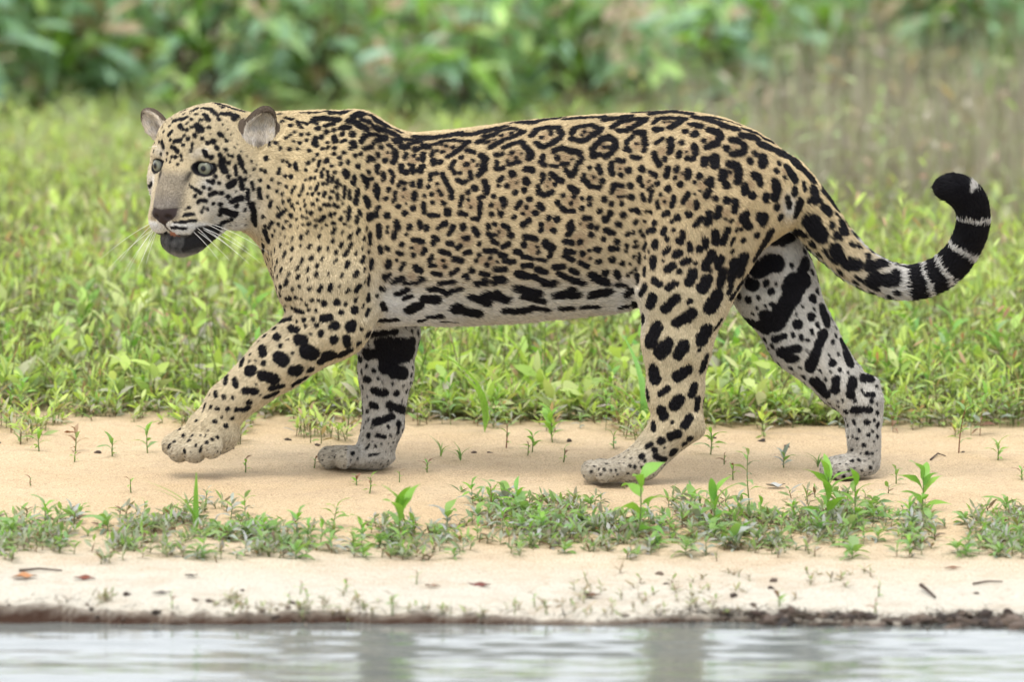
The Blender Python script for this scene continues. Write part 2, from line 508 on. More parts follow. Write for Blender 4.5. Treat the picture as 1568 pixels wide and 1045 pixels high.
for sg in (-1, 1):
    hadd(Ell(hp(-50, 46 * sg, -24), (46, 37, 54), HR), 18)             # cheekbones
    hadd(Ell(hp(-78, 50 * sg, -56), (46, 38, 44), HR), 16)             # jaw muscle
    hadd(Cone(hp(-8, 41 * sg, 17), hp(-40, 58 * sg, 14), 12, 18), 10)  # brow
    hadd(Cone(hp(4, 30 * sg, -18), hp(-20, 52 * sg, -20), 10, 14), 8)  # under the eye
    hadd(Ell(hp(18, 18 * sg, -82), (24, 21, 22), HR), 8)               # whisker pads
    hadd(Ell(hp(0, 28 * sg, -74), (28, 22, 26), HR), 12)
    hadd(Ell(hp(-8, 28 * sg, -46), (30, 22, 30), HR), 12)
hadd(Ell(hp(36, 0, -71), (13, 25, 13), HR), 4)                       # nose leather
hadd(Cone(hp(-62, 0, -74), hp(-2, 0, -113), 38, 25, 1.0), 8)          # lower jaw
for sg in (-1, 1):
    hadd(Cone(hp(-50, 26 * sg, -78), hp(-6, 14 * sg, -112), 28, 22), 6)
sl_, x_, y_, z_ = sub(hp(-80, 0, 0) - 190, hp(-80, 0, 0) + 190, 0)
F[sl_] = smin(F[sl_], HEAD[sl_], 22)
# neck, from the back of the skull into the shoulders
add(Cone(hp(-95, 6, -2), P(484, 296, -6), 70, 104, 0.85), 20)
# mouth line, nostrils, eye sockets
for sg in (-1, 1):
    cut(Cone(hp(34, 3 * sg, -101), hp(-22, 46 * sg, -93), 2.6, 5.5), 4)
    cut(Ell(hp(48, 11 * sg, -74), (5, 5, 4), HR), 3)
    cut(Cone(hp(52, 10 * sg, -78), hp(44, 17 * sg, -81), 2.5, 2.5), 3)
    cut(Ell(hp(2, 43 * sg, -1), (15, 14.5, 8.0), HR), 3)
cut(Cone(hp(46, 0, -86), hp(46, 0, -100), 2.2, 2.2), 3)
# ears: rounded cups
EARS = []
for sg, base, tip, face in ((1, hp(-86, 66, 24), hp(-98, 90, 74), (0.55, 0.82, 0.05)), (-1, hp(-86, -88, 38), hp(-94, -128, 66), (0.85, -0.35, 0.05))):
    up = (tip - base); up /= np.linalg.norm(up)
    fc = face[0] * HU + face[1] * HV + face[2] * HW
    fc = fc - up * fc.dot(up); fc /= np.linalg.norm(fc)
    sd = np.cross(fc, up)
    R = np.stack([fc, sd, up])
    c = (base + tip) / 2
    EARS.append((sg, c, R))
    e = np.full(GN, 60.0, np.float32) if False else None
    sl, x, y, z = sub(c - 60, c + 60, 4)
    k_ = 1.0 if sg > 0 else 0.78
    outer = Ell(c, (18 * k_, 25 * k_, 44 * k_), R).d(x, y, z)
    inner = Ell(c + fc * 13 * k_ + up * 2, (17 * k_, 21 * k_, 37 * k_), R).d(x, y, z)
    h = np.maximum(outer, -inner)
    F[sl] = smin(F[sl], h, 7)

def sculpt(pl, r, depth):
    """carve (depth > 0) or swell (depth < 0) the river-side skin along a line seen from the side"""
    pl = np.array(pl, float)
    q = np.concatenate([a + (b - a) * np.linspace(0, 1, 14)[:, None] for a, b in zip(pl[:-1], pl[1:])])
    pts = []
    for px, py in q:
        ix = int(round((px - GX0) / H))
        z = 735 - py - TP * gy
        iz = np.clip(np.round((z - GZ0) / H).astype(int), 0, GN[2] - 1)
        ins = F[ix, np.arange(GN[1]), iz] < 0
        if ins.any():
            j = ins.argmax(); pts.append((px, gy[j], z[j]))
    pts = np.array(pts)
    sl, x, y, z = sub(pts.min(0) - 2 * r, pts.max(0) + 2 * r, 2)
    D = np.zeros(F[sl].shape, np.float32)
    for p in pts:
        np.maximum(D, np.exp(-((x - p[0]) ** 2 + (y - p[1]) ** 2 + (z - p[2]) ** 2) / (r * r)).astype(np.float32), out=D)
    F[sl] += depth * D
sculpt([(560, 285), (568, 350), (567, 420), (560, 482)], 8, 5.5)
sculpt([(990, 330), (982, 380), (976, 432)], 9, 5.5)
sculpt([(555, 200), (528, 250), (502, 312)], 22, -6)
sculpt([(502, 215), (470, 270), (452, 330)], 15, 4)
sculpt([(538, 340), (545, 420)], 24, -6)
sculpt([(490, 350), (470, 420), (450, 470)], 13, 3)
sculpt([(455, 502), (410, 542), (372, 585)], 9, 3)
sculpt([(500, 520), (440, 565)], 14, -3)
for k in range(5):
    sculpt([(640 + 50 * k, 290), (652 + 50 * k, 360), (666 + 48 * k, 440)], 13, 2.0)
sculpt([(1050, 250), (1095, 330)], 40, -6)
sculpt([(1150, 330), (1112, 420), (1088, 480)], 13, 3.5)
sculpt([(1040, 360), (1020, 440)], 26, -4)
sculpt([(1052, 560), (1062, 628)], 8, 3.5)
sculpt([(1000, 540), (1005, 610)], 9, 2.0)
sculpt([(1250, 540), (1300, 600)], 10, -3)
sculpt([(1312, 640), (1314, 690)], 7, 2.5)
sculpt([(438, 250), (500, 300)], 8, 2.5)
sculpt([(468, 240), (546, 305)], 8, 2.5)
sculpt([(402, 235), (402, 310), (388, 345)], 9, 6)
sculpt([(575, 560), (572, 640)], 8, 2.5)

def surface_nets(F):
    s = F < 0
    nx, ny, nz = F.shape
    c = np.zeros((nx - 1, ny - 1, nz - 1), np.uint8)
    for i in (0, 1):
        for j in (0, 1):
            for k in (0, 1):
                c += s[i:nx - 1 + i, j:ny - 1 + j, k:nz - 1 + k]
    act = np.argwhere((c > 0) & (c < 8))
    idx = np.full(c.shape, -1, np.int32)
    idx[act[:, 0], act[:, 1], act[:, 2]] = np.arange(len(act))
    acc = np.zeros((len(act), 3), np.float64); cnt = np.zeros(len(act))
    corner = {(i, j, k): F[act[:, 0] + i, act[:, 1] + j, act[:, 2] + k] for i in (0, 1) for j in (0, 1) for k in (0, 1)}
    for a in corner:
        for ax in range(3):
            if a[ax] == 0:
                b = list(a); b[ax] = 1; b = tuple(b)
                fa, fb = corner[a], corner[b]
                m = (fa < 0) != (fb < 0)
                t = np.where(m, fa / np.where(m, fa - fb, 1), 0)
                p = np.zeros((len(act), 3)); p[:] = a
                p[:, ax] = t
                acc[m] += p[m]; cnt[m] += 1
    v = act + acc / np.maximum(cnt, 1)[:, None]
    v = v * H + np.array([GX0, GY0, GZ0])
    faces = []
    for ax in range(3):
        b, cc = (ax + 1) % 3, (ax + 2) % 3
        sl0 = [slice(1, -1)] * 3; sl1 = [slice(1, -1)] * 3
        sl0[ax] = slice(0, -1); sl1[ax] = slice(1, None)
        s0, s1 = s[tuple(sl0)], s[tuple(sl1)]
        for flip in (False, True):
            e = np.argwhere((s0 & ~s1) if not flip else (~s0 & s1))
            e = e + np.array([0 if i == ax else 1 for i in range(3)])
            q = []
            for db, dc in ((-1, -1), (0, -1), (0, 0), (-1, 0)):
                g = e.copy(); g[:, b] += db; g[:, cc] += dc
                q.append(idx[g[:, 0], g[:, 1], g[:, 2]])
            q = np.stack(q, 1)
            if flip: q = q[:, ::-1]
            faces.append(q[(q >= 0).all(1)])
    return v.astype(np.float32), np.concatenate(faces).astype(np.int32)

CV, CF = surface_nets(F)

def tri_sample(field, p):
    g = (p - np.array([GX0, GY0, GZ0])) / H
    g = np.clip(g, 0, np.array(GN) - 1.001)
    i = g.astype(np.int32); f = (g - i).astype(np.float32)
    r = 0
    for a in (0, 1):
        for b in (0, 1):
            for c in (0, 1):
                w = (f[:, 0] if a else 1 - f[:, 0]) * (f[:, 1] if b else 1 - f[:, 1]) * (f[:, 2] if c else 1 - f[:, 2])
                r = r + w * field[i[:, 0] + a, i[:, 1] + b, i[:, 2] + c]
    return r

def grad(p, e=2.4):
    g = np.stack([tri_sample(F, p + np.eye(3)[i] * e) - tri_sample(F, p - np.eye(3)[i] * e) for i in range(3)], 1)
    return g / (np.linalg.norm(g, axis=1, keepdims=True) + 1e-9)

def to_world(p):
    p = np.asarray(p, np.float64)
    return np.stack([(p[..., 0] - 784.0) * S, p[..., 1] * S, p[..., 2] * S], -1)
# ------------------------------------------------------------------ the coat: spots laid on the skin
COAT = [
 (560, 160, 5.225, """65 95 14;90 125 175 165 20;0 130 40 145 16;0 180 20 190 18;75 180 150 205 250 240 18;230 195 270 215 10;0 245 60 240 12;90 290 170 265 16;170 265 90 240 10;0 355 50 345 14;65 315 14;225 285 290 275 380 285 440 295 14;235 305 290 300 10;285 340 330 340 20;350 315 430 300 12;400 255 500 265 620 255 740 230 22;480 275 560 270 14;760 240 860 235 960 210 1045 190 22;
125 340 18;190 325 210 345 14;235 370 240 420 225 465 22;100 395 105 410 16;160 450 24;175 380 5;325 395 315 430 16;400 360 22;470 335 495 340 26;460 400 460 440 20;385 410 16;290 490 290 530 18;330 545 20;375 490 385 540 18;460 500 440 535 24;345 475 6;420 440 8;545 320 620 295 700 285 790 300 10;820 300 740 370 655 420 16;535 370 530 415 10;545 450 548 475 22;600 460 22;640 335 12;695 345 14;615 380 10;570 370 8;605 320 7;
895 300 930 290 18;960 310 12;990 345 1045 320 14;1000 255 1030 245 8;960 275 1040 240 6;815 370 860 385 20;765 425 18;710 465 685 505 18;690 500 715 550 16;755 550 14;740 605 780 630 810 615 16;835 545 840 590 16;925 410 960 440 24;950 470 940 520 900 570 22;860 450 10;810 480 16;895 488 8;40 430 60 440 18;25 460 10;100 490 100 545 16;28 535 14;150 550 145 600 16;205 530 230 570 215 620 14;60 590 10;15 600 15 650 22;90 650 85 690 105 750 16;185 680 22;165 755 20;0 760 30 810 22;
290 620 315 630 16;265 650 12;245 705 225 780 12;310 680 12;375 625 370 650 16;435 610 430 650 20;395 710 390 760 18;270 820 18;320 870 22;385 830 22;305 740 6;330 795 6;520 560 515 610 14;560 550 18;615 560 640 620 680 690 690 750 18;505 660 18;475 735 12;535 720 16;590 690 610 725 12;540 790 18;625 790 20;465 795 470 860 16;510 885 580 890 14;655 865 30;570 635 10;870 670 24;815 705 20;770 740 755 810 14;760 870 24;800 880 16;850 915 900 915 14;915 790 910 880 900 920 16;900 750 940 740 14;820 765 10;840 820 7;950 620 970 660 965 700 24;
40 900 28;105 820 90 890 14;175 890 28;250 940 255 980 22;110 970 110 1045 16;180 990 7;350 980 25;435 950 440 980 18;490 990 22;600 970 640 950 18;580 990 14;700 980 670 1030 18;780 980 26;860 990 890 1040 18;980 970 22;1040 960 14"""),
 (740, 160, 5.225, """0 215 100 190 170 175 14;210 150 270 135 6;310 140 380 140 480 120 610 105 24;340 150 400 150 14;660 115 760 105 950 95 18;960 125 1045 105 14;0 255 60 240 140 210 230 190 320 215 10;320 220 260 250 160 285 50 345 14;10 310 40 300 10;140 250 12;220 230 11;90 285 7;70 255 9;420 200 500 185 590 185 620 230 605 275 550 310 470 345 420 310 20;380 250 410 220 18;460 265 15;535 220 12;540 245 8;700 240 720 195 780 175 860 165 940 195 17;930 205 870 240 830 280 770 295 700 275 20;890 180 20;805 218 13;780 245 6;870 420 865 360 920 300 980 265 1040 290 20;870 420 930 400 16;1040 330 1020 380 970 420 18;955 340 10;990 342 9;
160 350 230 315 300 300 12;305 300 340 350 385 400 355 435 22;110 405 20;155 400 12;110 460 100 520 14;120 520 160 510 16;225 390 20;200 480 290 460 14;260 432 10;185 447 6;305 398 5;555 380 620 350 680 370 760 385 780 430 750 480 20;740 500 720 560 690 575 650 520 18;480 410 460 470 490 490 18;540 495 590 497 11;590 428 18;620 475 665 475 15;700 440 12;330 520 385 525 24;230 560 28;150 590 120 610 14;120 650 14;185 650 22;335 610 350 630 26;250 705 24;325 690 26;265 630 6;470 560 465 600 16;530 560 590 600 630 620 18;570 640 18;465 625 12;435 660 440 710 480 730 550 700 18;525 605 5;510 655 5;845 505 20;915 500 925 545 22;800 570 790 600 830 630 18;850 660 920 665 18;940 610 26;875 580 12;
690 660 735 695 24;630 730 20;715 740 18;590 790 18;620 830 660 855 720 855 17;695 795 12;780 755 14;845 755 20;845 800 20;780 830 22;1020 480 1020 550 22;1040 640 1020 700 20;960 755 22;1015 795 18;85 740 20;155 760 165 810 22;60 810 16;65 880 20;140 880 22;115 845 4;365 765 26;290 790 265 830 18;440 810 470 840 22;410 870 26;345 823 12;315 875 11;245 905 24;320 965 28;360 930 22;520 910 22;585 920 26;465 970 22;460 1010 20;560 1010 28;700 940 680 980 18;800 910 850 910 18;850 975 26;900 985 18;690 1020 700 990 22;920 855 24;1000 870 24;960 920 22;990 1010 24;770 960 6;45 980 22;90 960 14;160 970 200 995 18;125 1015 9;10 440 10 520 26;20 660 26"""),
 (920, 150, 5.225, """20 175 80 165 220 140 18;260 115 440 105 10;400 125 560 105 700 120 18;500 105 600 95 14;720 105 770 115 7;740 150 860 180 960 210 1045 245 20;880 150 1045 195 8;85 235 150 190 260 165 350 165 16;340 180 280 215 200 260 140 260 18;310 175 24;415 200 450 165 550 155 660 165 14;650 170 600 205 550 240 24;440 250 26;480 250 14;500 195 5;540 188 5;720 210 780 230 24;665 270 22;740 290 30;850 255 910 265 950 290 20;960 300 930 350 870 390 830 400 18;810 345 20;1035 330 18;990 405 28;1030 450 16;0 320 60 310 110 350 115 390 70 440 30 475 20;10 395 7;45 395 7;200 400 200 350 240 310 16;270 280 330 275 345 330 345 370 22;335 420 18;190 410 230 425 14;240 470 300 485 17;280 365 14;
480 330 440 360 14;545 330 550 390 545 430 24;415 440 430 490 460 535 17;500 490 22;635 360 20;615 440 615 470 18;735 380 740 450 715 490 22;680 485 20;670 435 6;820 500 810 530 30;900 480 895 540 34;1030 530 28;960 600 955 640 28;985 690 28;1020 600 8;120 500 175 505 18;75 540 18;215 580 30;85 605 24;150 615 20;150 565 5;325 570 26;390 595 430 620 15;300 650 24;320 700 16;440 685 20;375 670 10;370 730 10;315 770 335 820 14;400 750 385 820 14;400 710 8;525 570 510 620 22;600 560 590 590 18;580 645 12;685 590 685 630 28;625 695 28;635 610 5;775 630 28;740 680 16;860 660 865 700 26;830 780 32;775 745 8;905 805 18;740 770 5;
80 720 110 695 160 700 16;70 750 12;225 700 22;235 790 24;130 790 180 785 7;75 850 20;160 845 20;20 810 24;525 725 24;470 775 14;440 830 450 880 12;570 800 555 870 18;495 930 520 920 22;497 832 10;690 770 645 840 18;750 840 750 880 22;690 930 26;600 960 28;560 990 16;925 880 915 940 22;990 820 22;1040 830 14;850 920 850 1000 26;790 970 740 1020 22;980 970 10;1025 985 16;240 895 16;280 890 290 920 18;165 935 26;265 990 28;70 925 22;30 970 30;135 1010 26;350 905 12;390 915 12;340 985 11;420 1000 20"""),
 (1080, 170, 5.225, """0 45 100 65 250 105 12;0 65 80 85 18;130 125 240 140 20;310 150 410 180 14;275 195 390 210 26;450 215 530 245 12;420 260 510 290 26;560 320 640 345 28;640 340 720 390 24;720 420 790 480 850 540 22;930 640 1000 720 1045 780 16;20 150 60 165 110 190 22;110 200 80 260 0 290 24;190 230 250 240 300 280 285 335 220 345 24;150 300 28;380 340 22;345 400 26;445 370 440 430 36;55 390 60 430 36;120 490 115 540 26;180 430 240 440 250 500 240 560 30;150 595 30;175 490 6;300 610 300 650 28;360 675 36;370 510 410 530 420 580 28;540 560 560 620 545 690 34;470 690 32;575 420 18;555 480 22;665 490 690 530 30;620 530 12;
700 640 36;740 740 715 820 36;640 700 655 760 20;560 770 24;590 850 34;780 600 24;855 650 870 700 34;825 710 22;955 780 40;1000 910 28;1025 1000 26;850 870 860 940 920 990 50;790 870 20;15 570 34;10 650 26;65 705 20;155 720 28;220 730 215 800 26;95 780 80 840 24;310 830 280 860 330 920 34;450 850 40;440 910 16;190 880 16;145 865 8;240 950 14;275 945 10;0 900 28;70 1000 34;155 970 26;500 980 34;400 990 30;210 1030 20;290 1030 20;740 960 690 1000 620 1040 30;780 980 30"""),
 (560, 320, 5.225, """110 130 115 180 120 225 14;180 140 7;180 185 8;240 190 230 230 18;330 205 14;490 150 22;40 190 40 270 14;25 340 14;55 400 50 470 14;30 530 28 600 10;120 310 125 335 20;180 320 20;295 280 22;260 350 290 358 14;380 245 400 250 14;430 255 455 262 18;545 225 575 245 18;540 275 18;660 275 695 280 18;700 150 670 205 18;780 230 820 232 14;760 295 735 320 16;905 280 24;870 160 900 210 18;370 310 10;380 372 20;475 330 455 360 18;590 335 660 355 18;790 355 835 345 15;535 380 515 410 18;700 400 770 415 24;620 415 10;635 458 12;515 455 560 455 13;190 420 180 460 22;255 415 12;310 440 285 480 14;400 465 440 490 24;150 540 200 520 16;215 580 300 545 17;440 560 24;300 590 400 585 12;545 515 600 525 17;680 520 740 480 15;950 335 1040 340 15;905 370 16;885 415 22;965 445 18;1000 395 16;
850 490 26;800 540 28;880 590 30;940 580 28;920 510 980 525 14;1030 570 36;500 635 580 640 640 670 24;580 590 690 580 17;660 650 760 640 16;640 665 24;830 700 900 720 960 740 32;960 690 1045 680 40;260 680 330 645 22;315 715 370 695 16;480 720 570 725 38;350 810 430 770 38;720 800 880 830 46;720 780 760 800 40;500 860 590 850 24;430 895 480 885 14;600 890 700 895 6;100 890 240 885 24;130 760 150 800 22;135 630 16;100 690 14;30 690 25 730 14;30 800 10 850 10"""),
 (740, 320, 5.225, """40 205 60 215 18;100 215 14;70 255 110 280 16;155 305 205 280 16;220 215 30;10 335 90 340 15;140 365 180 380 18;170 420 240 420 20;55 397 14;30 445 18;115 425 10;95 485 175 485 18;0 520 40 525 14;335 225 420 240 20;320 290 28;245 340 290 350 17;310 380 390 400 16;425 305 10;430 345 16;430 400 490 415 14;490 280 540 315 32;530 375 26;310 455 380 455 18;270 515 350 535 30;430 480 490 505 22;400 540 450 565 480 590 550 590 26;80 580 150 560 32;250 630 330 650 430 670 34;300 700 400 715 470 735 26;0 690 80 690 170 720 40;20 750 40;170 810 260 810 350 800 34;380 780 500 800 22;570 690 650 680 730 690 36;690 650 40;600 790 690 790 28;780 780 890 780 24;
560 470 640 460 24;600 520 24;620 530 700 565 780 590 22;690 480 750 515 18;860 530 910 560 970 590 34;960 505 24;850 690 900 680 980 660 36;640 260 705 270 18;770 265 24;650 335 715 345 17;640 375 710 410 18;785 360 24;905 325 30;915 420 28;760 430 825 460 17;845 335 12;1010 315 22;1000 185 20;950 240 20;1020 400 24;855 205 24;710 150 670 210 20;850 400 10"""),
 (920, 320, 5.225, """30 170 95 195 18;205 200 20;245 190 16;305 180 10;330 210 14;370 175 415 165 20;500 160 490 190 22;575 172 12;645 190 650 230 22;620 260 32;515 243 20;700 290 700 325 22;425 265 420 295 26;530 315 495 350 18;355 270 335 320 12;270 260 12;285 295 10;255 300 6;585 365 620 355 26;825 250 820 300 24;775 320 32;905 190 910 260 28;985 200 960 270 22;1000 170 22;1030 270 18;1035 340 16;120 260 26;70 315 115 315 18;15 240 14;200 290 16;190 330 14;300 360 300 430 10;255 380 14;350 380 10;375 340 6;490 415 10;410 400 410 460 26;520 480 570 455 28;645 435 695 410 26;745 435 14;620 505 22;345 480 340 515 18;860 390 820 460 24;870 370 14;935 390 925 450 28;860 490 16;
90 410 26;165 430 20;30 510 24;110 500 130 545 22;210 530 16;240 510 8;225 440 8;270 480 10;285 530 280 580 17;20 580 26;110 605 180 605 18;420 575 460 600 28;530 630 570 600 28;590 600 20;730 510 690 590 36;830 570 810 620 44;970 510 940 570 24;945 585 24;345 615 310 680 24;410 710 380 770 38;590 720 500 800 36;560 750 30;700 740 30;720 830 600 910 44;710 830 30;680 880 36;920 700 860 770 44;1030 620 22;1040 760 14;930 640 20;230 650 190 680 36;140 780 215 770 18;20 680 30;260 740 280 800 20;280 835 12;335 870 310 960 30;450 920 400 1010 36;830 960 800 1045 44;530 1040 20;960 880 900 960 8"""),
 (960, 150, 3.168, """440 790 25;400 760 370 820 22;385 880 360 920 30;455 845 445 900 22;510 800 500 870 24;560 770 545 850 24;500 900 490 940 12;430 960 400 1010 36;690 650 650 720 620 770 22;585 840 540 910 500 970 12;690 790 640 830 720 800 40;600 900 34;870 790 850 840 30;850 880 800 960 760 1020 45;670 900 14;700 940 12;710 1000 10;720 690 790 660 24;840 650 20;545 960 20;590 980 18;650 600 630 570 20"""),
 (390, 150, 5.225, """370 115 440 118 510 112 8;590 105 16;640 115 720 110 26;490 165 550 160 20;590 165 680 175 18;800 145 860 120 28;950 150 16;870 175 930 195 18;745 185 820 195 18;820 205 860 235 900 250 22;960 235 1045 260 20;980 185 1045 205 10;460 190 510 205 10;350 190 370 220 390 240 11;380 190 430 210 8;250 160 300 170 10;230 190 14;295 220 14;200 130 14;515 245 20;575 225 590 212 640 210 12;580 275 18;640 260 16;695 240 760 240 18;710 290 20;790 290 22;645 315 655 350 18;705 350 740 340 10;540 315 16;490 320 490 370 16;505 385 14;790 360 810 385 22;770 405 12;900 300 865 330 860 350 16;925 290 10;880 410 940 395 16;950 365 12;980 340 1040 325 14;1015 390 16;990 450 14;910 500 930 475 960 490 12;860 455 16;810 465 18;720 440 14;650 405 16;645 450 14;595 400 14;590 360 10;550 410 14;450 420 14;510 455 12;440 520 14;585 505 20;690 480 16;695 530 14;755 515 16;835 550 22;730 585 745 620 24;805 635 798 680 20;915 590 14;985 545 985 595 14;1030 620 16;870 630 890 660 18;910 670 900 720 16;945 640 12;830 745 815 840 22;890 800 920 860 24;975 700 990 790 22;1000 875 965 940 16;925 960 26;845 905 855 940 12;770 880 760 970 12;728 715 725 800 10;765 745 765 810 9;825 955 828 1000 12;700 960 16;645 1005 20;620 930 18;655 920 12;540 980 570 955 16;570 858 605 858 11;650 855 12;535 890 14;630 750 14;
105 485 20;125 310 130 380 8;150 280 12;180 360 12;215 405 14;100 590 16;65 580 8;215 565 200 600 12;255 620 12;300 630 12;290 540 14;340 530 350 560 14;270 510 8;230 500 10;285 410 14;350 410 12;320 345 10;260 320 14;370 360 12;380 295 16;325 275 10;290 295 8;435 290 10;425 340 12;150 650 10;125 710 14;60 660 14;55 790 12;205 675 10;190 740 12;265 705 9;235 765 10;330 715 305 750 10;150 830 135 870 12;120 790 10;285 815 12;240 825 8;310 855 12;260 890 200 940 12;205 875 8;300 940 16;265 985 12;200 1005 12;140 1010 14;80 950 14;95 1025 12;240 1030 9;295 1025 10;355 840 10;375 780 8;410 820 8;440 770 8;480 770 10;420 860 8;475 850 12;380 890 8;330 890 6;430 905 7;465 920 13;395 950 9;430 960 9;350 970 9;395 1015 8;450 1010 14;500 970 10;505 1025 10;518 690 505 735 8;460 720 9;400 700 390 750 7;560 690 10;590 695 8;490 640 8;458 645 8;420 655 10;540 600 545 635 8;595 595 597 670 8;640 635 630 680 9;680 665 665 720 10;655 600 12;565 575 9;500 585 12;420 575 10;480 495 9;530 505 525 545 10;630 548 14;530 770 10;575 755 568 795 9;515 815 10;620 805 12;670 775 680 810 9;700 700 8;715 845 8;680 875 9;730 910 8;590 1020 9;730 1010 12"""),
 (220, 430, 3.372, """700 160 735 145 10;745 90 8;760 88 10;795 90 8;822 95 7;845 120 8;877 103 8;910 100 6;860 147 8;775 138 8;795 150 825 160 11;895 153 8;940 120 14;1005 112 16;1050 120 9;1025 162 14;1095 150 26;705 215 765 195 11;685 212 8;655 238 7;683 247 9;800 208 7;835 200 10;880 193 8;845 233 8;900 225 14;930 195 970 190 16;995 232 22;965 240 8;1075 235 28;1130 250 8;765 245 800 255 15;870 277 9;922 272 16;632 285 11;600 315 5;695 288 22;752 300 5;715 333 15;805 305 830 305 30;990 305 26;1050 295 1060 330 20;1115 320 18;563 343 9;525 370 6;557 380 5;618 350 622 372 20;775 372 9;850 365 875 375 40;705 395 725 410 36;925 415 970 380 28;1020 385 1065 360 22;483 390 7;515 410 510 435 14;438 450 7;555 415 5;587 413 5;628 425 14;555 465 570 462 28;620 490 680 505 28;780 465 805 462 32;868 458 16;920 465 985 440 12;388 515 8;432 495 430 530 13;478 515 485 545 15;530 565 580 570 20;670 552 720 542 18;780 535 840 500 18;585 530 4;348 590 6;378 575 383 600 9;420 602 12;470 603 8;640 600 690 580 14;610 590 5;553 628 14;357 652 8;387 660 11;443 660 11;490 665 13;515 665 545 655 12;408 703 5;465 712 10;375 725 12;430 748 13;
325 640 315 670 5;280 725 8;215 800 9;245 825 9;140 855 12;220 880 12;300 880 310 862 8;335 835 11;365 820 8;390 808 8;190 770 6;300 800 5;340 775 5;260 800 7;330 800 5;275 850 6;170 830 6;
1160 275 1300 265 16;1210 320 1380 320 30;1150 380 1250 370 34;1250 400 1370 370 50;1240 450 1340 480 36;1110 400 1120 410 14;1150 440 10;1185 465 14;1145 510 1165 512 22;1210 505 10;1190 570 1245 580 24;1305 585 18;1180 645 1200 650 20;1270 645 1340 670 22;1270 675 12;1155 678 13;1190 735 1280 705 20;1310 740 14;1145 740 6;1175 765 5;1205 800 1240 812 13;1160 850 1150 870 7;1195 860 9;1075 897 14;1105 925 6;1165 910 1210 900 7;1020 915 7;985 915 7;1040 880 5;1380 490 12;1160 330 8;1130 590 6;1310 790 1320 740 10"""),
 (880, 420, 3.074, """327 405 327 445 10;372 455 375 485 36;395 370 435 325 32;515 330 480 380 28;620 260 590 310 32;580 355 14;308 340 6;530 450 480 480 26;615 390 595 450 18;435 535 400 565 14;338 545 345 585 12;560 520 545 565 20;490 590 465 620 28;575 590 570 640 16;405 645 415 665 30;535 675 515 710 22;367 700 370 730 13;458 697 10;450 765 480 755 22;405 785 18;335 815 360 800 10;373 832 14;312 860 14;330 882 8;380 860 420 875 12;460 840 20;510 800 16;540 775 18;282 910 8;258 903 7;315 913 7;357 925 8;300 890 5;250 940 5;90 905 4;110 920 4;135 922 6;165 925 5;190 925 6;150 895 5;120 940 4;75 930 4;440 900 16;200 945 4;385 250 350 320 30;
840 50 30;900 40 16;925 80 14;930 140 12;1030 40 1010 120 960 200 44;900 200 960 230 880 250 36;820 220 860 240 24;940 305 990 290 16;1050 235 22;1115 200 20;1170 160 1190 230 26;1245 210 1270 270 10;970 370 1050 350 26;1000 400 1040 400 24;1140 360 1110 440 28;1175 275 1150 330 24;1215 320 14;1215 420 20;1265 320 1300 420 26;1098 310 10;1135 510 1180 560 30;1235 500 1228 545 26;1310 500 1300 570 22;1360 490 1390 490 26;1370 570 1410 570 14;1400 600 12;1320 600 12;1310 640 1390 640 18;1280 650 14;1265 670 1275 730 6;1293 715 8;1238 600 7;1310 770 11;1333 778 9;1308 833 10;1365 810 12;1380 850 13;1342 880 10;1310 885 8;1385 760 14;1380 700 16;1290 928 8;1317 920 6;1280 900 5;1245 940 7;1218 947 6;1193 945 5;1268 958 6;1320 950 5;1220 925 5;1180 935 4;1230 905 5;1205 960 4;1355 930 6;1250 900 4;1410 690 8;1405 740 9;1412 790 7;1405 850 9;1395 915 10;1408 950 8"""),
 (1160, 240, 3.843, """200 30 260 70 320 130 20;390 200 440 270 490 330 18;530 400 560 440 620 510 20;585 520 20;170 70 205 120 24;262 155 270 190 16;325 190 340 245 28;300 260 16;385 295 405 315 30;300 370 330 420 365 460 46;275 370 20;430 395 18;490 385 500 430 34;460 460 26;445 540 470 580 36;510 620 570 630 42;640 580 22;650 640 730 620 34;680 720 790 720 44;800 680 24;810 635 880 650 10;570 700 640 750 700 780 10;400 570 450 620 8"""),
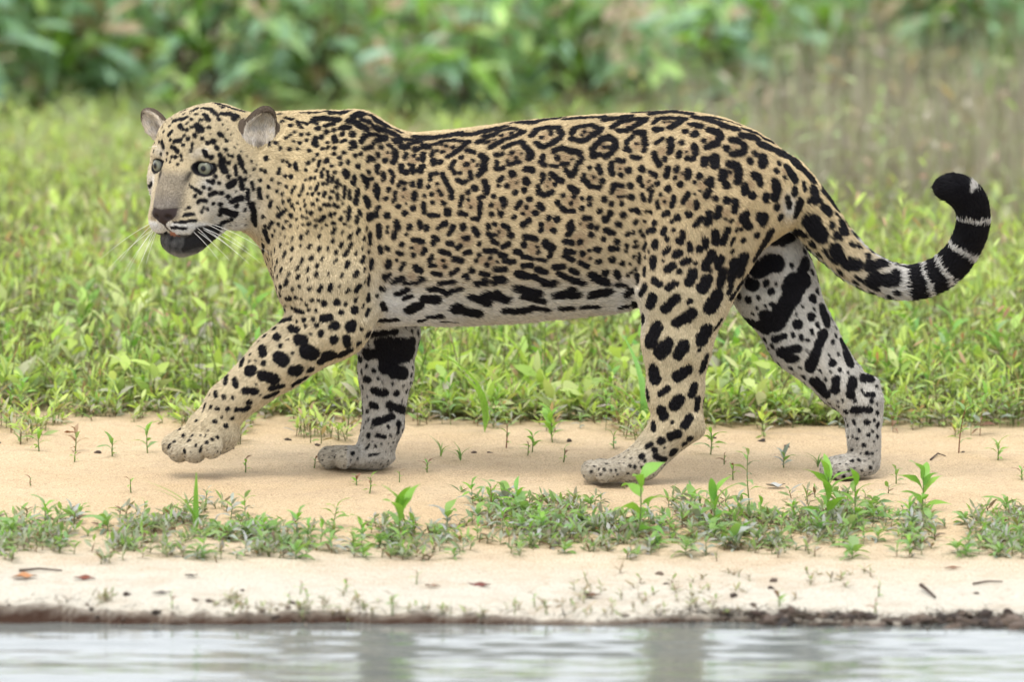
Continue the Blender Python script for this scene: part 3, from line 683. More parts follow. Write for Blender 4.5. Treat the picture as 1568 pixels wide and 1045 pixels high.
 (190, 130, 3.483, """490 95 520 105 560 115 12;530 120 10;585 125 640 140 12;530 155 580 155 14;590 185 610 165 14;430 125 470 130 500 160 12;440 160 460 190 10;515 185 11;465 230 12;400 215 420 240 16;390 270 13;355 288 11;430 290 9;460 312 10;490 305 16;508 337 12;520 265 535 270 10;555 297 9;440 350 455 380 9;480 387 14;490 430 13;522 375 12;553 350 10;570 378 6;590 380 8;450 470 475 455 8;540 400 530 430 550 460 16;570 420 9;605 435 608 480 10;625 390 640 440 14;655 460 12;570 490 11;505 490 11;490 520 13;465 515 8;525 525 8;570 540 600 520 18;630 500 640 550 13;655 500 8;472 555 9;470 590 505 575 10;532 578 13;490 635 8;525 637 12;565 595 14;580 620 640 605 14;612 645 10;668 560 672 610 9;672 625 10;655 665 8;395 595 10;425 620 455 622 8;410 630 6;440 550 8;400 560 425 580 8;380 545 6;360 530 6;350 550 5;350 510 6;365 655 7;348 665 5;440 660 6;460 665 6;430 680 5;290 735 400 725 5;300 700 390 690 6;270 765 350 770 4;
540 670 600 690 18;530 740 580 715 10;520 690 10;690 640 700 690 705 740 16;730 560 735 600 12;690 520 700 560 6;760 780 775 830 16;750 850 745 890 6;780 760 800 730 8;215 300 225 335 8;250 265 270 248 8;262 292 9;285 300 315 295 9;330 320 8;280 335 300 355 9;265 330 7;245 365 6;290 385 8;318 375 7;270 385 6;240 400 5;225 412 5;300 425 5;262 410 5;210 365 6;320 400 5;335 270 7;310 215 330 235 8;275 195 310 182 7;320 185 345 175 8;330 155 7;370 185 8;395 160 8;350 205 6;370 140 400 125 8;425 190 8;375 225 7;350 240 7;340 135 320 140 5;255 218 5;222 250 5;215 225 4;200 300 5;175 310 5;185 280 4;170 350 5;368 355 380 312 3;125 440 130 450 8;130 500 8;140 540 160 520 5;690 410 6;700 450 6"""),
]

def raycast(px, py):
    """first point of the skin met from the river side"""
    ys = np.arange(GY0, GY0 + GN[1] * H, 1.2)
    zz = 735.0 - py
    n = len(px)
    hit = np.full(n, np.nan)
    pts = np.stack(np.broadcast_arrays(px[:, None], ys[None], zz[:, None] - TP * ys[None]), -1).reshape(-1, 3)
    f = tri_sample(F, pts).reshape(n, -1)
    inside = f < 0
    k = inside.argmax(1)
    ok = inside.any(1)
    k1 = np.clip(k, 1, None)
    r = np.arange(n)
    a, b = f[r, k1 - 1], f[r, k1]
    y = ys[k1 - 1] + 1.2 * np.where(a > b, a / (a - b + 1e-9), 0)
    return np.stack([px, y, zz - TP * y], 1), ok

PD = np.full(GN, 30.0, np.float32)         # distance to the nearest dark spot, in the same grid
def stamp(c, r):
    sl, x, y, z = sub(c - r, c + r, 9)
    d = np.sqrt((x - c[0]) ** 2 + (y - c[1]) ** 2 + (z - c[2]) ** 2) - r
    np.minimum(PD[sl], d, out=PD[sl])

_px, _py, _r = [], [], []
for ox, oy, sc, txt in COAT:
    for st in txt.replace('\n', '').split(';'):
        v = [float(q) for q in st.split()]
        if len(v) < 3: continue
        r = v[-1] / sc
        pl = np.array(v[:-1]).reshape(-1, 2) / sc + (ox, oy)
        if len(pl) == 1:
            seg = pl
        else:
            seg = []
            for a, b in zip(pl[:-1], pl[1:]):
                n = max(2, int(np.hypot(*(b - a)) / max(1.2, r * 0.45)) + 1)
                seg.append(a + (b - a) * np.linspace(0, 1, n)[:, None])
            seg = np.concatenate(seg)
        # slightly wavering edges
        for q in seg:
            _px.append(q[0]); _py.append(q[1]); _r.append(r * (1 + 0.10 * rng.standard_normal()))
_pts, _ok = raycast(np.array(_px), np.array(_py))
_face = np.clip(np.abs(grad(_pts) @ np.array([0, 0.9945, -0.1045])), 0.3, 1)   # spots keep their seen size on slanting skin
for p, r, k, fc in zip(_pts, _r, _ok, _face):
    if k: stamp(p, (r + (0.3 if p[0] > 1225 and p[2] > 255 else 0.75 if p[2] > 235 else -0.2 if p[1] > 0 else 0.35) + 1.35 * math.exp(-r / 4.5)) / fc ** (0.5 if (p[2] > 420 and p[0] > 470) else 0.15))

# tawny centres of the rosettes
ROS = [(560, 160, "180 400 60;385 440 80;650 350 90;820 490 100;320 730 80;590 720 90;850 800 80;1000 300 60"),
       (740, 160, "170 260 80;500 260 80;810 230 80;950 340 75;250 420 105;640 450 110;240 630 95;520 640 75;870 590 65;700 780 95;110 810 60;350 850 90;520 970 65;130 1020 80;800 960 70"),
       (920, 150, "210 210 70;540 200 70;880 330 65;280 380 70;480 430 65;680 430 65;150 560 60;370 690 70;150 770 80;640 620 60;800 700 65;500 830 65;700 850 60;740 260 45;950 900 60"),
       (1080, 170, "30 230 60;220 290 55;180 510 65;340 590 60;530 620 60;150 820 60;620 480 50;250 900 40"),
       (560, 320, "180 440 60;420 310 80;620 440 90;800 240 100;370 540 60;930 410 60"),
       (740, 320, "130 190 80;400 320 100;520 150 60;760 250 110;60 420 60;800 380 90")]
BR = np.zeros(GN, np.float32)
for ox, oy, txt in ROS:
    v = np.array([[float(q) for q in t.split()] for t in txt.split(';')]) / 5.225
    pts, ok = raycast(v[:, 0] + ox, v[:, 1] + oy)
    for p, r in zip(pts, v[:, 2]):
        sl, x, y, z = sub(p - r, p + r, 4)
        np.maximum(BR[sl], np.exp(-(((x - p[0]) ** 2 + (y - p[1]) ** 2 + (z - p[2]) ** 2) / (0.78 * r) ** 2) ** 2), out=BR[sl])

# small close spots over the lower neck, shoulder and chest, then whatever the river side does not show
def poly_in(px, py, poly):
    c = np.zeros(len(px), bool)
    j = len(poly) - 1
    for i in range(len(poly)):
        xi, yi = poly[i]; xj, yj = poly[j]
        m = ((yi > py) != (yj > py)) & (px < (xj - xi) * (py - yi) / (yj - yi + 1e-9) + xi)
        c ^= m; j = i
    return c
_poly = [(398, 340), (470, 348), (566, 345), (572, 400), (568, 470), (520, 466), (470, 470), (424, 468), (408, 400)]
_cx = rng.uniform(395, 575, 9000); _cy = rng.uniform(340, 480, 9000)
_m = poly_in(_cx, _cy, _poly)
_p3, _ok = raycast(_cx[_m], _cy[_m])
_p3 = _p3[_ok]
_pd = tri_sample(PD, _p3)
_keep = []
for p, d0 in zip(_p3, _pd):
    t = np.clip((p[0] - 400) / 170, 0, 1) * 0.4 + np.clip((395 - p[2]) / 120, 0, 1) * 0.6
    r = (2.7 + 2.4 * t) * rng.uniform(0.65, 1.25)
    gap = 8.4 + 4.7 * t
    if d0 < r + 3.0: continue
    if any((p[0] - q[0]) ** 2 + (p[1] - q[1]) ** 2 + (p[2] - q[2]) ** 2 < (gap + 0.6 * (r + q[3])) ** 2 * 0.8 for q in _keep): continue
    _keep.append((*p, r))
for x, y, z, r in _keep:
    a = rng.uniform(0.9, 1.6)
    for s_ in (-0.5, 0, 0.5):
        stamp(np.array([x + s_ * r * 0.5 * a, y, z + s_ * r * a]), r * 0.92)

CN = grad(CV.astype(np.float64))
# fine freckles on the paws, close small spots between the traced ones on the head
_cand = rng.permutation(np.flatnonzero(CN[:, 1] < 0.25))
_c2 = {}
def _free2(p, gap):
    k = tuple((p // 14).astype(int))
    for i in (-1, 0, 1):
        for j in (-1, 0, 1):
            for l in (-1, 0, 1):
                for q in _c2.get((k[0] + i, k[1] + j, k[2] + l), ()):
                    if ((p - q) ** 2).sum() < gap * gap: return False
    _c2.setdefault(k, []).append(p)
    return True
for vi in _cand:
    p = CV[vi].astype(np.float64)
    if p[0] > 1230 and p[2] > 262:
        if p[0] > 1372: continue
        r, gap = rng.uniform(5.0, 8.0), 14.0
        if tri_sample(PD, p[None])[0] < r + 1.6: continue
        if _free2(p, gap): stamp(p, r); stamp(p + np.array([4.0, 0, -3.0]), r * 0.8)
        continue
    elif p[1] > 0 and 62 < p[2] < 330 and (530 < p[0] < 650 or p[0] > 1150) and p[0] < 1345:
        r, gap = rng.uniform(2.6, 5.5), 13.0
        if tri_sample(PD, p[None])[0] < r + 2.2: continue
        if _free2(p, gap): stamp(p, r); stamp(p + np.array([1.5, 0, -3.0]), r * 0.8)
        continue
    elif p[2] < 62 and p[0] < 1345:
        r, gap = rng.uniform(1.1, 2.5), 7.4
    elif p[0] < 400 and p[2] > 345:
        q = p - HO; u, v, w = q @ HU, q @ HV, q[2]
        if u > -14 or (w < -50 and u > -40) or w < -92: continue
        if any(np.linalg.norm((p - c_) / 46) < 1 for _, c_, _R in EARS): continue
        r, gap = rng.uniform(1.5, 3.0), 8.6
    else:
        continue
    if tri_sample(PD, p[None])[0] < r + 2.6: continue
    if _free2(p, gap): stamp(p, r)
# hidden side: rosettes on the flank, plain spots elsewhere
_view = np.array([0, 1.0, -TP]); _view /= np.linalg.norm(_view)
_hid = np.flatnonzero(CN @ _view > 0.12)
_hid = rng.permutation(_hid)
_cell = {}
def _free(p, gap):
    k = tuple((p // 40).astype(int))
    for i in (-1, 0, 1):
        for j in (-1, 0, 1):
            for l in (-1, 0, 1):
                for q, g in _cell.get((k[0] + i, k[1] + j, k[2] + l), ()):
                    if ((p - q) ** 2).sum() < ((gap + g) / 2) ** 2: return False
    _cell.setdefault(k, []).append((p, gap))
    return True
for vi in _hid[:26000]:
    p = CV[vi].astype(np.float64); n = CN[vi]
    flank = 590 < p[0] < 1180 and p[2] > 270 and p[1] > 20
    small = p[0] < 480 or p[2] < 60
    gap = 44 if flank else (14 if small else 27)
    if not _free(p, gap): continue
    t1 = np.cross(n, (0, 0.2, 1.0)); t1 /= np.linalg.norm(t1) + 1e-9
    t2 = np.cross(n, t1)
    if flank:
        k = rng.integers(5, 8); a0 = rng.uniform(0, 6.28)
        for i in range(k):
            a = a0 + 6.283 * i / k + rng.normal(0, 0.12)
            stamp(p + (t1 * math.cos(a) * 1.1 + t2 * math.sin(a)) * 15, rng.uniform(4.5, 6.5))
        stamp(p, 2.5)
    else:
        r = 3.0 if small else rng.uniform(6.5, 10)
        stamp(p, r); stamp(p + t2 * r * 0.5, r * 0.9)

# ---- colours
def ramp01(x, a, b):
    t = np.clip((x - a) / (b - a), 0, 1)
    return t * t * (3 - 2 * t)

def tail_param(p):
    full = p
    sel = p[:, 0] > 1180
    p = full[sel].astype(np.float32)
    d = ((p[:, None, :] - TAILC[None, :, :3].astype(np.float32)) ** 2).sum(2)
    i = d.argmin(1)
    a = TAILC[np.maximum(i - 1, 0), :3]; b = TAILC[np.minimum(i + 1, len(TAILC) - 1), :3]
    ab = b - a
    f = ((p - a) * ab).sum(1) / ((ab ** 2).sum(1) + 1e-9)
    t = _tt[np.maximum(i - 1, 0)] + f * (_tt[np.minimum(i + 1, len(_tt) - 1)] - _tt[np.maximum(i - 1, 0)])
    T = np.zeros(len(full)); D = np.full(len(full), 999.0)
    T[sel] = t; D[sel] = np.sqrt(d[np.arange(len(p)), i])
    return T, D

def in_head(p):
    q = p - HO
    return q @ HU, q @ HV, q[:, 2]

C_TAN = np.array([0.53, 0.42, 0.245]); C_CREAM = np.array([0.51, 0.44, 0.31]); C_WHITE = np.array([0.60, 0.59, 0.57])
C_BLACK = np.array([0.006, 0.0055, 0.0075]); C_NOSE = np.array([0.034, 0.025, 0.024]); C_BRIDGE = np.array([0.21, 0.18, 0.14])
C_BROWN = np.array([0.24, 0.15, 0.085])

def vnoise(p, s, seed=0):
    """cheap smooth noise in -1..1"""
    q = p / s + seed * 17.3
    return (np.sin(q[:, 0] * 1.7 + 1.3 * np.sin(q[:, 1] * 1.1 + q[:, 2] * 0.7)) + np.sin(q[:, 1] * 1.9 + 1.2 * np.sin(q[:, 2] * 1.3 + seed)) + np.sin(q[:, 2] * 1.6 + 1.4 * np.sin(q[:, 0] * 0.9 - seed))) / 3

def coat_colour(p, n, jitter=0.0):
    """colour of the fur at skin points p (normals n); also the hair length there"""
    N = len(p)
    x, y, z = p[:, 0], p[:, 1], p[:, 2]
    za = 735 - z - TP * y                         # height read in the side view
    col = np.tile(C_TAN, (N, 1))
    length = np.full(N, 5.2)
    def mix(c, w):
        col[:] = col * (1 - w[:, None]) + np.asarray(c) * w[:, None]
    # paler towards the legs and the lower flank
    mix(C_CREAM, 0.75 * ramp01(za, 300, 470))
    torso = ramp01(x + 10 * vnoise(p, 16, 6), 556, 600) * ramp01(x + 8 * vnoise(p, 14, 7), 992, 962) * (z > 225)
    mix(C_WHITE, torso * ramp01(za + 12 * vnoise(p, 30), 400, 480) * (0.25 + 0.75 * ramp01(x, 740, 600) + 0.5 * ramp01(x, 900, 955)).clip(0, 1))
    mix(C_WHITE, 0.4 * torso * ramp01(n[:, 2], -0.3, -0.6))
    low = z < 300
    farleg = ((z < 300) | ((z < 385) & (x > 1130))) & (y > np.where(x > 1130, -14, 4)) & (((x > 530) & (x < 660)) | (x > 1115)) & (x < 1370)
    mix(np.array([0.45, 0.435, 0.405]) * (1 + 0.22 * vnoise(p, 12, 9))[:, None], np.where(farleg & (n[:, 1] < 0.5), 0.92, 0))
    mix(np.array([0.37, 0.34, 0.29]) * (1 + 0.2 * vnoise(p, 7, 3))[:, None], np.where((z < 90) & (x < 1400), 0.75 * ramp01(z, 95, 25), 0))
    # inner thigh of the standing legs
    mix(C_WHITE, np.where(low & (y < 0) & (n[:, 1] > 0.35), 0.85, 0))
    length = np.where((torso > 0.5) & (za > 425), 8.5, length)
    length = np.where(low & ((x < 660) | (x > 960)), 4.6, length)
    length = np.where(z < 60, 3.6, length)
    # rump patch below the tail root
    mix(C_WHITE, 0.9 * np.exp(-(((x - 1206) / 12) ** 2 + ((za - 318) / 18) ** 2)) * (y < 30))
    # tail
    t, td = tail_param(p)
    tail = (td < 48) & (t > 0.9) & (x > 1225) & (z > 255)
    length = np.where(tail, 8.0, length)
    mix(C_WHITE * 0.8, np.where(tail, 0.9 * ramp01(t, 2.6, 4.6), 0))
    # head
    u, v, w = in_head(p)
    head = (x < 440) & (z > 320) & (u > -150)
    length = np.where(x < 420, np.where(z > 320, 4.4, length), length)
    hm = lambda cu, cv, cw, ru, rv, rw: np.exp(-(((u - cu) / ru) ** 2 + ((np.abs(v) - cv) / rv) ** 2 + ((w - cw) / rw) ** 2)) * head
    mix(np.array([0.47, 0.39, 0.255]), 0.8 * ramp01(u, -120, -40) * head)
    mix(C_WHITE * 0.97, 0.9 * hm(-45, 60, -60, 60, 36, 40))        # cheek
    mix(C_WHITE * 0.95, (0.9 * hm(-6, 44, -24, 14, 18, 10)).clip(0, 1))   # under the eye
    mix(C_WHITE * 0.9, (0.75 * hm(-8, 34, 20, 14, 14, 9)).clip(0, 1))
    bridge = ramp01(np.abs(v), 34, 22) * ramp01(u, -16, 2) * ramp01(w, 4, -16) * ramp01(w, -86, -70) * head
    mix(C_BRIDGE, 0.85 * bridge)
    mix(np.array([0.17, 0.15, 0.132]), 0.8 * ramp01(w, -30, -56) * ramp01(np.abs(v), 27, 18) * ramp01(w, -84, -66) * ramp01(u, 0, 14) * head)
    lip = ramp01(w, -78, -86) * ramp01(u, -16, 4) * head
    mix(C_WHITE * 1.02, 0.95 * lip)
    jaw = ramp01(w, -84, -92) * head * ramp01(u, -90, -60) * ramp01(x, 400, 370)
    mix(C_WHITE * 0.95, 0.8 * jaw)
    length = np.where(head & (u > -14), 2.8, length)
    # ears
    ear_in = np.zeros(N); ear_out = np.zeros(N)
    for sg, c, R in EARS:
        q = (p - c) @ R.T
        k_ = 1.0 if sg > 0 else 0.78
        e = np.sqrt((q[:, 0] / 22) ** 2 + (q[:, 1] / 30) ** 2 + (q[:, 2] / 43) ** 2) / k_
        near = (e < 1.12) & (q[:, 2] > -32 * k_)
        rim = ramp01(np.sqrt((q[:, 1] / 26) ** 2 + (q[:, 2] / 39) ** 2) / k_, 0.84, 0.93) * (q[:, 2] > -14)
        face = n @ R[0]
        ear_in = np.maximum(ear_in, near * ramp01(face, -0.05, 0.4) * (1 - rim))
        ear_out = np.maximum(ear_out, near * np.maximum(rim, ramp01(face, 0.25, -0.15)))
    mix(np.array([0.075, 0.055, 0.042]), 0.95 * ear_out)
    mix(np.array([0.55, 0.51, 0.47]) , (0.9 * ear_in * (0.72 + 0.28 * vnoise(p, 4, 4))).clip(0, 1))
    for sg, c, R in EARS:
        q = (p - c) @ R.T
        mix(np.array([0.10, 0.08, 0.07]), 0.8 * ear_in * np.exp(-((q[:, 1] * sg + 5) / 9) ** 2 - ((q[:, 2] + 12) / 16) ** 2) * (0.7 + 0.3 * vnoise(p, 3, 8)))
    length = np.where(ear_in > 0.5, 7.5, np.where(ear_out > 0.5, 2.5, length))
    # browner centres and patches between close spots
    warp = np.stack([vnoise(p, 5.0, 11), vnoise(p, 5.0, 12), vnoise(p, 5.0, 13)], 1)
    pd = tri_sample(PD, p + 0.9 * warp + 0.8 * np.stack([vnoise(p, 13.0, 14), 0 * p[:, 0], vnoise(p, 13.0, 15)], 1)) + 0.35 * vnoise(p, 3.2, 16)
    if jitter:
        pd = pd + rng.normal(0, jitter, N)
    brn = np.exp(-np.maximum(pd, 0) / 5.0) * (za < 440) * (x > 560) * (x < 1200) * (z > 240)
    mix(C_BROWN, np.maximum(0.30 * brn, 0.62 * tri_sample(BR, p)) + 0.08 * (0.5 + 0.5 * vnoise(p, 22, 3)) * (x > 560) * (z > 300))
    # spots
    e = 1.1
    black = ramp01(pd, e, -e)
    noface = (bridge > 0.35) | (ear_in > 0.4) | (ear_out > 0.4)
    black = np.where(noface, 0, black)
    # tail rings
    rings = [(5.22, .08), (5.86, .09), (6.72, .10), (8.02, .08)]
    tj = t + 0.05 * vnoise(p, 9, 5) + (rng.normal(0, 0.03, N) if jitter else 0)
    ring = tail & (tj > 4.62)
    for c_, h_ in rings:
        ring &= ~(np.abs(tj - c_) < h_)
    ring &= ~((np.abs(tj - 9.45) < 0.18) & (x > 1484))
    ring &= ~((tj > 9.7) & False)
    black = np.maximum(black, ring)
    # spine line of the back and tail root
    # mouth corner, lips, eye rims
    av = np.abs(v)
    mouth = ramp01(w, -93 + 0.25 * (av - 17), -97 + 0.25 * (av - 17)) * ramp01(w, -140 + 0.4 * (av - 10), -130 + 0.4 * (av - 10)) * ramp01(v, 4, 14) * ramp01(u, 22, 16) * ramp01(u, -46, -36) * head
    black = np.maximum(black, 0.97 * mouth)
    chin = head * ramp01(w, -99, -102) * ramp01(u, -14, -8)
    black = np.maximum(black, chin * (0.66 + 0.3 * ramp01(w, -136, -128)) * (0.9 + 0.1 * vnoise(p, 4, 2)))
    for sg in (-1, 1):
        du, dv, dw = u - 0, v - 43 * sg, w + 1
        e_ = np.sqrt((dv / 17.0) ** 2 + ((dw + 0.12 * dv * sg) / 11.5) ** 2)
        rim = head & (u > -26) & (v * sg > 15)
        black = np.maximum(black, np.where(rim, ramp01(e_, 1.14, 0.98), 0))
        # tear line from the inner corner
        tl = head * np.exp(-((v * sg - (27 + (w + 8) * 0.15)) / 4.5) ** 2) * ramp01(w, -2, -8) * ramp01(w, -30, -12) * (u > -20)
        black = np.maximum(black, 0.9 * tl)
    black = np.clip(black, 0, 1)
    # hollow areas of the large dark belly marks show some fur
    mix(C_BLACK, black)
    # nose leather
    nose = head * ramp01(w, -59.5 + 0.10 * np.abs(v), -62.5 + 0.10 * np.abs(v)) * ramp01(np.abs(v), 1.5 + 23 * ramp01(w, -91, -70), -1.5 + 23 * ramp01(w, -91, -70)) * ramp01(u, 18, 25)
    grv = head & (np.abs(v) < 2.6) & (w < -86) & (w > -102) & (u > 24)
    mix(C_NOSE, nose); mix(C_NOSE, 0.8 * grv)
    # tongue and gum just inside the front of the mouth
    gum = head & (u > 14) & (v > -5) & (v < 14) & (w < -97) & (w > -105)
    mix(np.array([0.30, 0.12, 0.065]), 0.85 * gum)
    bare = (nose > 0.5) | gum
    for sg in (-1, 1):
        bare |= head & (np.sqrt(((u - 2) / 18) ** 2 + ((v - 43 * sg) / 16) ** 2 + ((w + 1) / 10.5) ** 2) < 1.08)
    col *= (1 + 0.07 * vnoise(p, 40, 1) + 0.05 * vnoise(p, 11, 2))[:, None]
    return np.clip(col, 0, 1), length, bare, black

def flow_dir(p, n):
    """lie of the fur"""
    nodes = np.array([(450, 200, 1, -.3), (450, 330, .6, -.8), (600, 250, 1, -.25), (700, 300, 1, -.25), (800, 250, 1, -.15), (800, 450, 1, -.1), (650, 450, 1, 0.1), (900, 450, 1, .15),
        (1000, 250, 1, -.3), (1100, 250, .9, -.5), (1050, 400, .25, -1), (960, 400, .8, -.6), (1030, 550, 0, -1), (1030, 640, -.1, -1), (1000, 690, -.8, -.6), (920, 720, -1, -.1), (1200, 250, .8, -.7),
        (520, 420, .1, -1), (430, 420, .3, -1), (450, 530, -.7, -.6), (350, 620, -.6, -.8), (290, 680, -.9, -.5), (590, 560, .1, -1), (560, 690, -.5, -.8), (505, 700, -1, -.1), (1190, 430, .5, -.8),
        (1250, 530, .6, -.8), (1325, 640, 0, -1), (1290, 720, -1, -.2)], float)
    za = 735 - p[:, 2] - TP * p[:, 1]
    d2 = (p[:, 0:1] - nodes[None, :, 0]) ** 2 + (za[:, None] - nodes[None, :, 1]) ** 2
    w = 1 / (d2 + 300) ** 2
    w /= w.sum(1, keepdims=True)
    d = np.zeros_like(p)
    d[:, 0] = w @ nodes[:, 2]; d[:, 2] = w @ nodes[:, 3]
    t, td = tail_param(p)
    i = np.clip((t / (len(TAIL) - 1) * 45).astype(int), 0, 44)
    tg = TAILC[i + 1, :3] - TAILC[i, :3]
    tail = (td < 45) & (t > 1.2)
    d[tail] = tg[tail] / (np.linalg.norm(tg[tail], axis=1, keepdims=True) + 1e-9)
    u, v, ww = in_head(p)
    hd = (p[:, 0] < 420) & (p[:, 2] > 320)
    away = p - hp(40, 0, -66)
    away /= np.linalg.norm(away, axis=1, keepdims=True) + 1e-9
    k = ramp01(p[:, 0], 420, 380)[:, None] * hd[:, None]
    d = d * (1 - k) + away * k
    for sg, c, R in EARS:
        q = (p - c) @ R.T
        e = np.sqrt((q[:, 0] / 24) ** 2 + (q[:, 1] / 36) ** 2 + (q[:, 2] / 45) ** 2) < 1.15
        d[e] = R[2] * 0.7 + R[1] * 0.35 * sg + R[0] * 0.1
    d = d - n * (d * n).sum(1, keepdims=True)
    return d / (np.linalg.norm(d, axis=1, keepdims=True) + 1e-9)
# ------------------------------------------------------------------ jaguar objects
def coat_material(name, rough, spec):
    m = NT(name)
    a = m.n('ShaderNodeAttribute', attribute_name='coat')
    m.bsdf(a.outputs['Color'], rough, spec)
    return m.mat
m_skin = coat_material('jaguar_skin', 0.75, 0.1)
m_fur = coat_material('jaguar_fur', 0.6, 0.14)

jag = bpy.data.objects.new('jaguar', None)
link(jag)
tag(jag, 'spotted golden jaguar walking left along the sandy bank with one forepaw lifted', 'jaguar')

vc, vl, vb, vk = coat_colour(CV.astype(np.float64), CN)
me = mesh_from('body', to_world(CV), CF, m_skin)
at = me.attributes.new('coat', 'FLOAT_COLOR', 'POINT')
at.data.foreach_set('color', np.concatenate([vc, np.ones((len(vc), 1))], 1).astype(np.float32).ravel())
obj('body', me, jag)

def make_fur(n_hair):
    q = CV[CF].astype(np.float64)
    fa = 0.5 * np.linalg.norm(np.cross(q[:, 2] - q[:, 0], q[:, 3] - q[:, 1]), axis=1)
    cen = q.mean(1)
    wgt = fa * np.where((cen[:, 0] < 440) & (cen[:, 2] > 320), 1.7, 1.0) * np.where(cen[:, 2] < 60, 1.3, 1.0)
    cdf = np.cumsum(wgt); cdf /= cdf[-1]
    fi = np.searchsorted(cdf, rng.random(n_hair)).clip(0, len(CF) - 1)
    a, b = rng.random((2, n_hair, 1))
    qq = q[fi]
    p = (qq[:, 0] * (1 - a) + qq[:, 1] * a) * (1 - b) + (qq[:, 3] * (1 - a) + qq[:, 2] * a) * b
    cols, lens, roots, dirs, norms = [], [], [], [], []
    for k in range(0, n_hair, 60000):
        pk = p[k:k + 60000]
        nk = grad(pk)
        d = flow_dir(pk, nk)
        # a hair shows its colour where its middle lies, so the marks stay crisp
        c, L, bare, bl = coat_colour(pk + d * 2.4, nk, jitter=0.45)
        keep = ~bare & ~((pk[:, 2] < 3) & (nk[:, 2] < -0.5))
        c = c * (1 + rng.normal(0, 0.17, (len(c), 1)))
        cols.append(c[keep]); lens.append(L[keep]); roots.append(pk[keep]); dirs.append(d[keep]); norms.append(nk[keep])
    c, L, p, d, n = [np.concatenate(v) for v in (cols, lens, roots, dirs, norms)]
    N = len(p)
    L = L * rng.uniform(0.7, 1.2, N)
    d = d + rng.normal(0, 0.13, (N, 3)) + 0.12 * np.stack([vnoise(p, 9, 7), vnoise(p, 9, 8), vnoise(p, 9, 9)], 1)
    lift = rng.uniform(0.25, 0.5, N)[:, None]
    s = np.array([0, 0.4, 0.75, 1.0])
    pts = np.empty((N, 4, 3))
    for i, t in enumerate(s):
        pts[:, i] = p + L[:, None] * (d * t + n * lift * (t - 0.45 * t * t)) + np.array([0, 0, -0.06]) * L[:, None] * t * t
    pts[:, 0] -= n * 0.6
    hc = bpy.data.hair_curves.new('fur')
    hc.add_curves([4] * N)
    w = to_world(pts.reshape(-1, 3)).astype(np.float32)
    hc.attributes['position'].data.foreach_set('vector', w.ravel())
    rad = np.tile(np.array([0.42, 0.40, 0.28, 0.08]) * S, (N, 1)).astype(np.float32)
    ra = hc.attributes.get('radius') or hc.attributes.new('radius', 'FLOAT', 'POINT')
    ra.data.foreach_set('value', rad.ravel())
    ca = hc.attributes.new('coat', 'FLOAT_COLOR', 'CURVE')
    ca.data.foreach_set('color', np.concatenate([np.clip(c, 0, 1), np.ones((N, 1))], 1).astype(np.float32).ravel())
    hc.materials.append(m_fur)
    return obj('fur', hc, jag)
make_fur(N_HAIR if 'N_HAIR' in globals() else 620000)

# eyes
m_eye = NT('jaguar_eye')
_c = m_eye.coord()
_sep = m_eye.n('ShaderNodeSeparateXYZ'); m_eye.l(_c, _sep.inputs[0])
_len = m_eye.n('ShaderNodeVectorMath', operation='LENGTH')
_cmb = m_eye.n('ShaderNodeCombineXYZ'); m_eye.l(_sep.outputs[0], _cmb.inputs[0]); m_eye.l(_sep.outputs[1], _cmb.inputs[1])
m_eye.l(_cmb.outputs[0], _len.inputs[0])
_r = m_eye.ramp(_len.outputs['Value'], [(0.0, (0.004, 0.004, 0.005)), (0.24, (0.004, 0.004, 0.005)), (0.29, (0.09, 0.09, 0.06)), (0.45, (0.19, 0.195, 0.145)), (0.66, (0.10, 0.105, 0.08)), (0.74, (0.01, 0.01, 0.01))])
_no = m_eye.noise(9, 3, vec=_c)
_mx = m_eye.mix(0.25, _r.outputs[0], _no.outputs[0], 'MULTIPLY')
m_eye.bsdf(_mx, 0.08, 0.3)
def uv_sphere(nu=24, nv=14):
    vs, fs = [(0, 0, 1)], []
    for i in range(1, nv):
        for j in range(nu):
            a, b = math.pi * i / nv, 2 * math.pi * j / nu
            vs.append((math.sin(a) * math.cos(b), math.sin(a) * math.sin(b), math.cos(a)))
    vs.append((0, 0, -1))
    tri, quad = [], []
    for j in range(nu):
        tri.append((0, 1 + j, 1 + (j + 1) % nu))
        e = 1 + (nv - 2) * nu
        tri.append((len(vs) - 1, e + (j + 1) % nu, e + j))
    for i in range(nv - 2):
        for j in range(nu):
            a = 1 + i * nu + j; b = 1 + i * nu + (j + 1) % nu
            quad.append((a, a + nu, b + nu, b))
    return vs, [np.array(tri), np.array(quad)]
_v, _f = uv_sphere()
eye_me = mesh_from('eyeball', _v, _f, m_eye.mat)
for sg in (-1, 1):
    g = HU * 0.93 + HV * (0.26 * sg - 0.06) + HW * 0.02
    o = obj('eye', eye_me, jag, to_world(hp(-11.5, 41.0 * sg, -1.5)), Vector(g).to_track_quat('Z', 'Y').to_euler(), 15.0 * S)

# whiskers
m_wh = NT('jaguar_whisker'); m_wh.bsdf((0.85, 0.84, 0.8), 0.35, 0.5)
def strand(pts, r0, r1, seg=5):
    """thin tapered tube through points"""
    pts = np.asarray(pts, float); n = len(pts)
    vs = []
    for i, p in enumerate(pts):
        t = pts[min(i + 1, n - 1)] - pts[max(i - 1, 0)]; t /= np.linalg.norm(t) + 1e-12
        a = np.cross(t, (0.3, 0.2, 0.93)); a /= np.linalg.norm(a) + 1e-12; b = np.cross(t, a)
        r = r0 + (r1 - r0) * i / (n - 1)
        for j in range(seg):
            an = 2 * math.pi * j / seg
            vs.append(p + r * (a * math.cos(an) + b * math.sin(an)))
    fs = [(i * seg + j, i * seg + (j + 1) % seg, (i + 1) * seg + (j + 1) % seg, (i + 1) * seg + j) for i in range(n - 1) for j in range(seg)]
    return np.array(vs), np.array(fs)
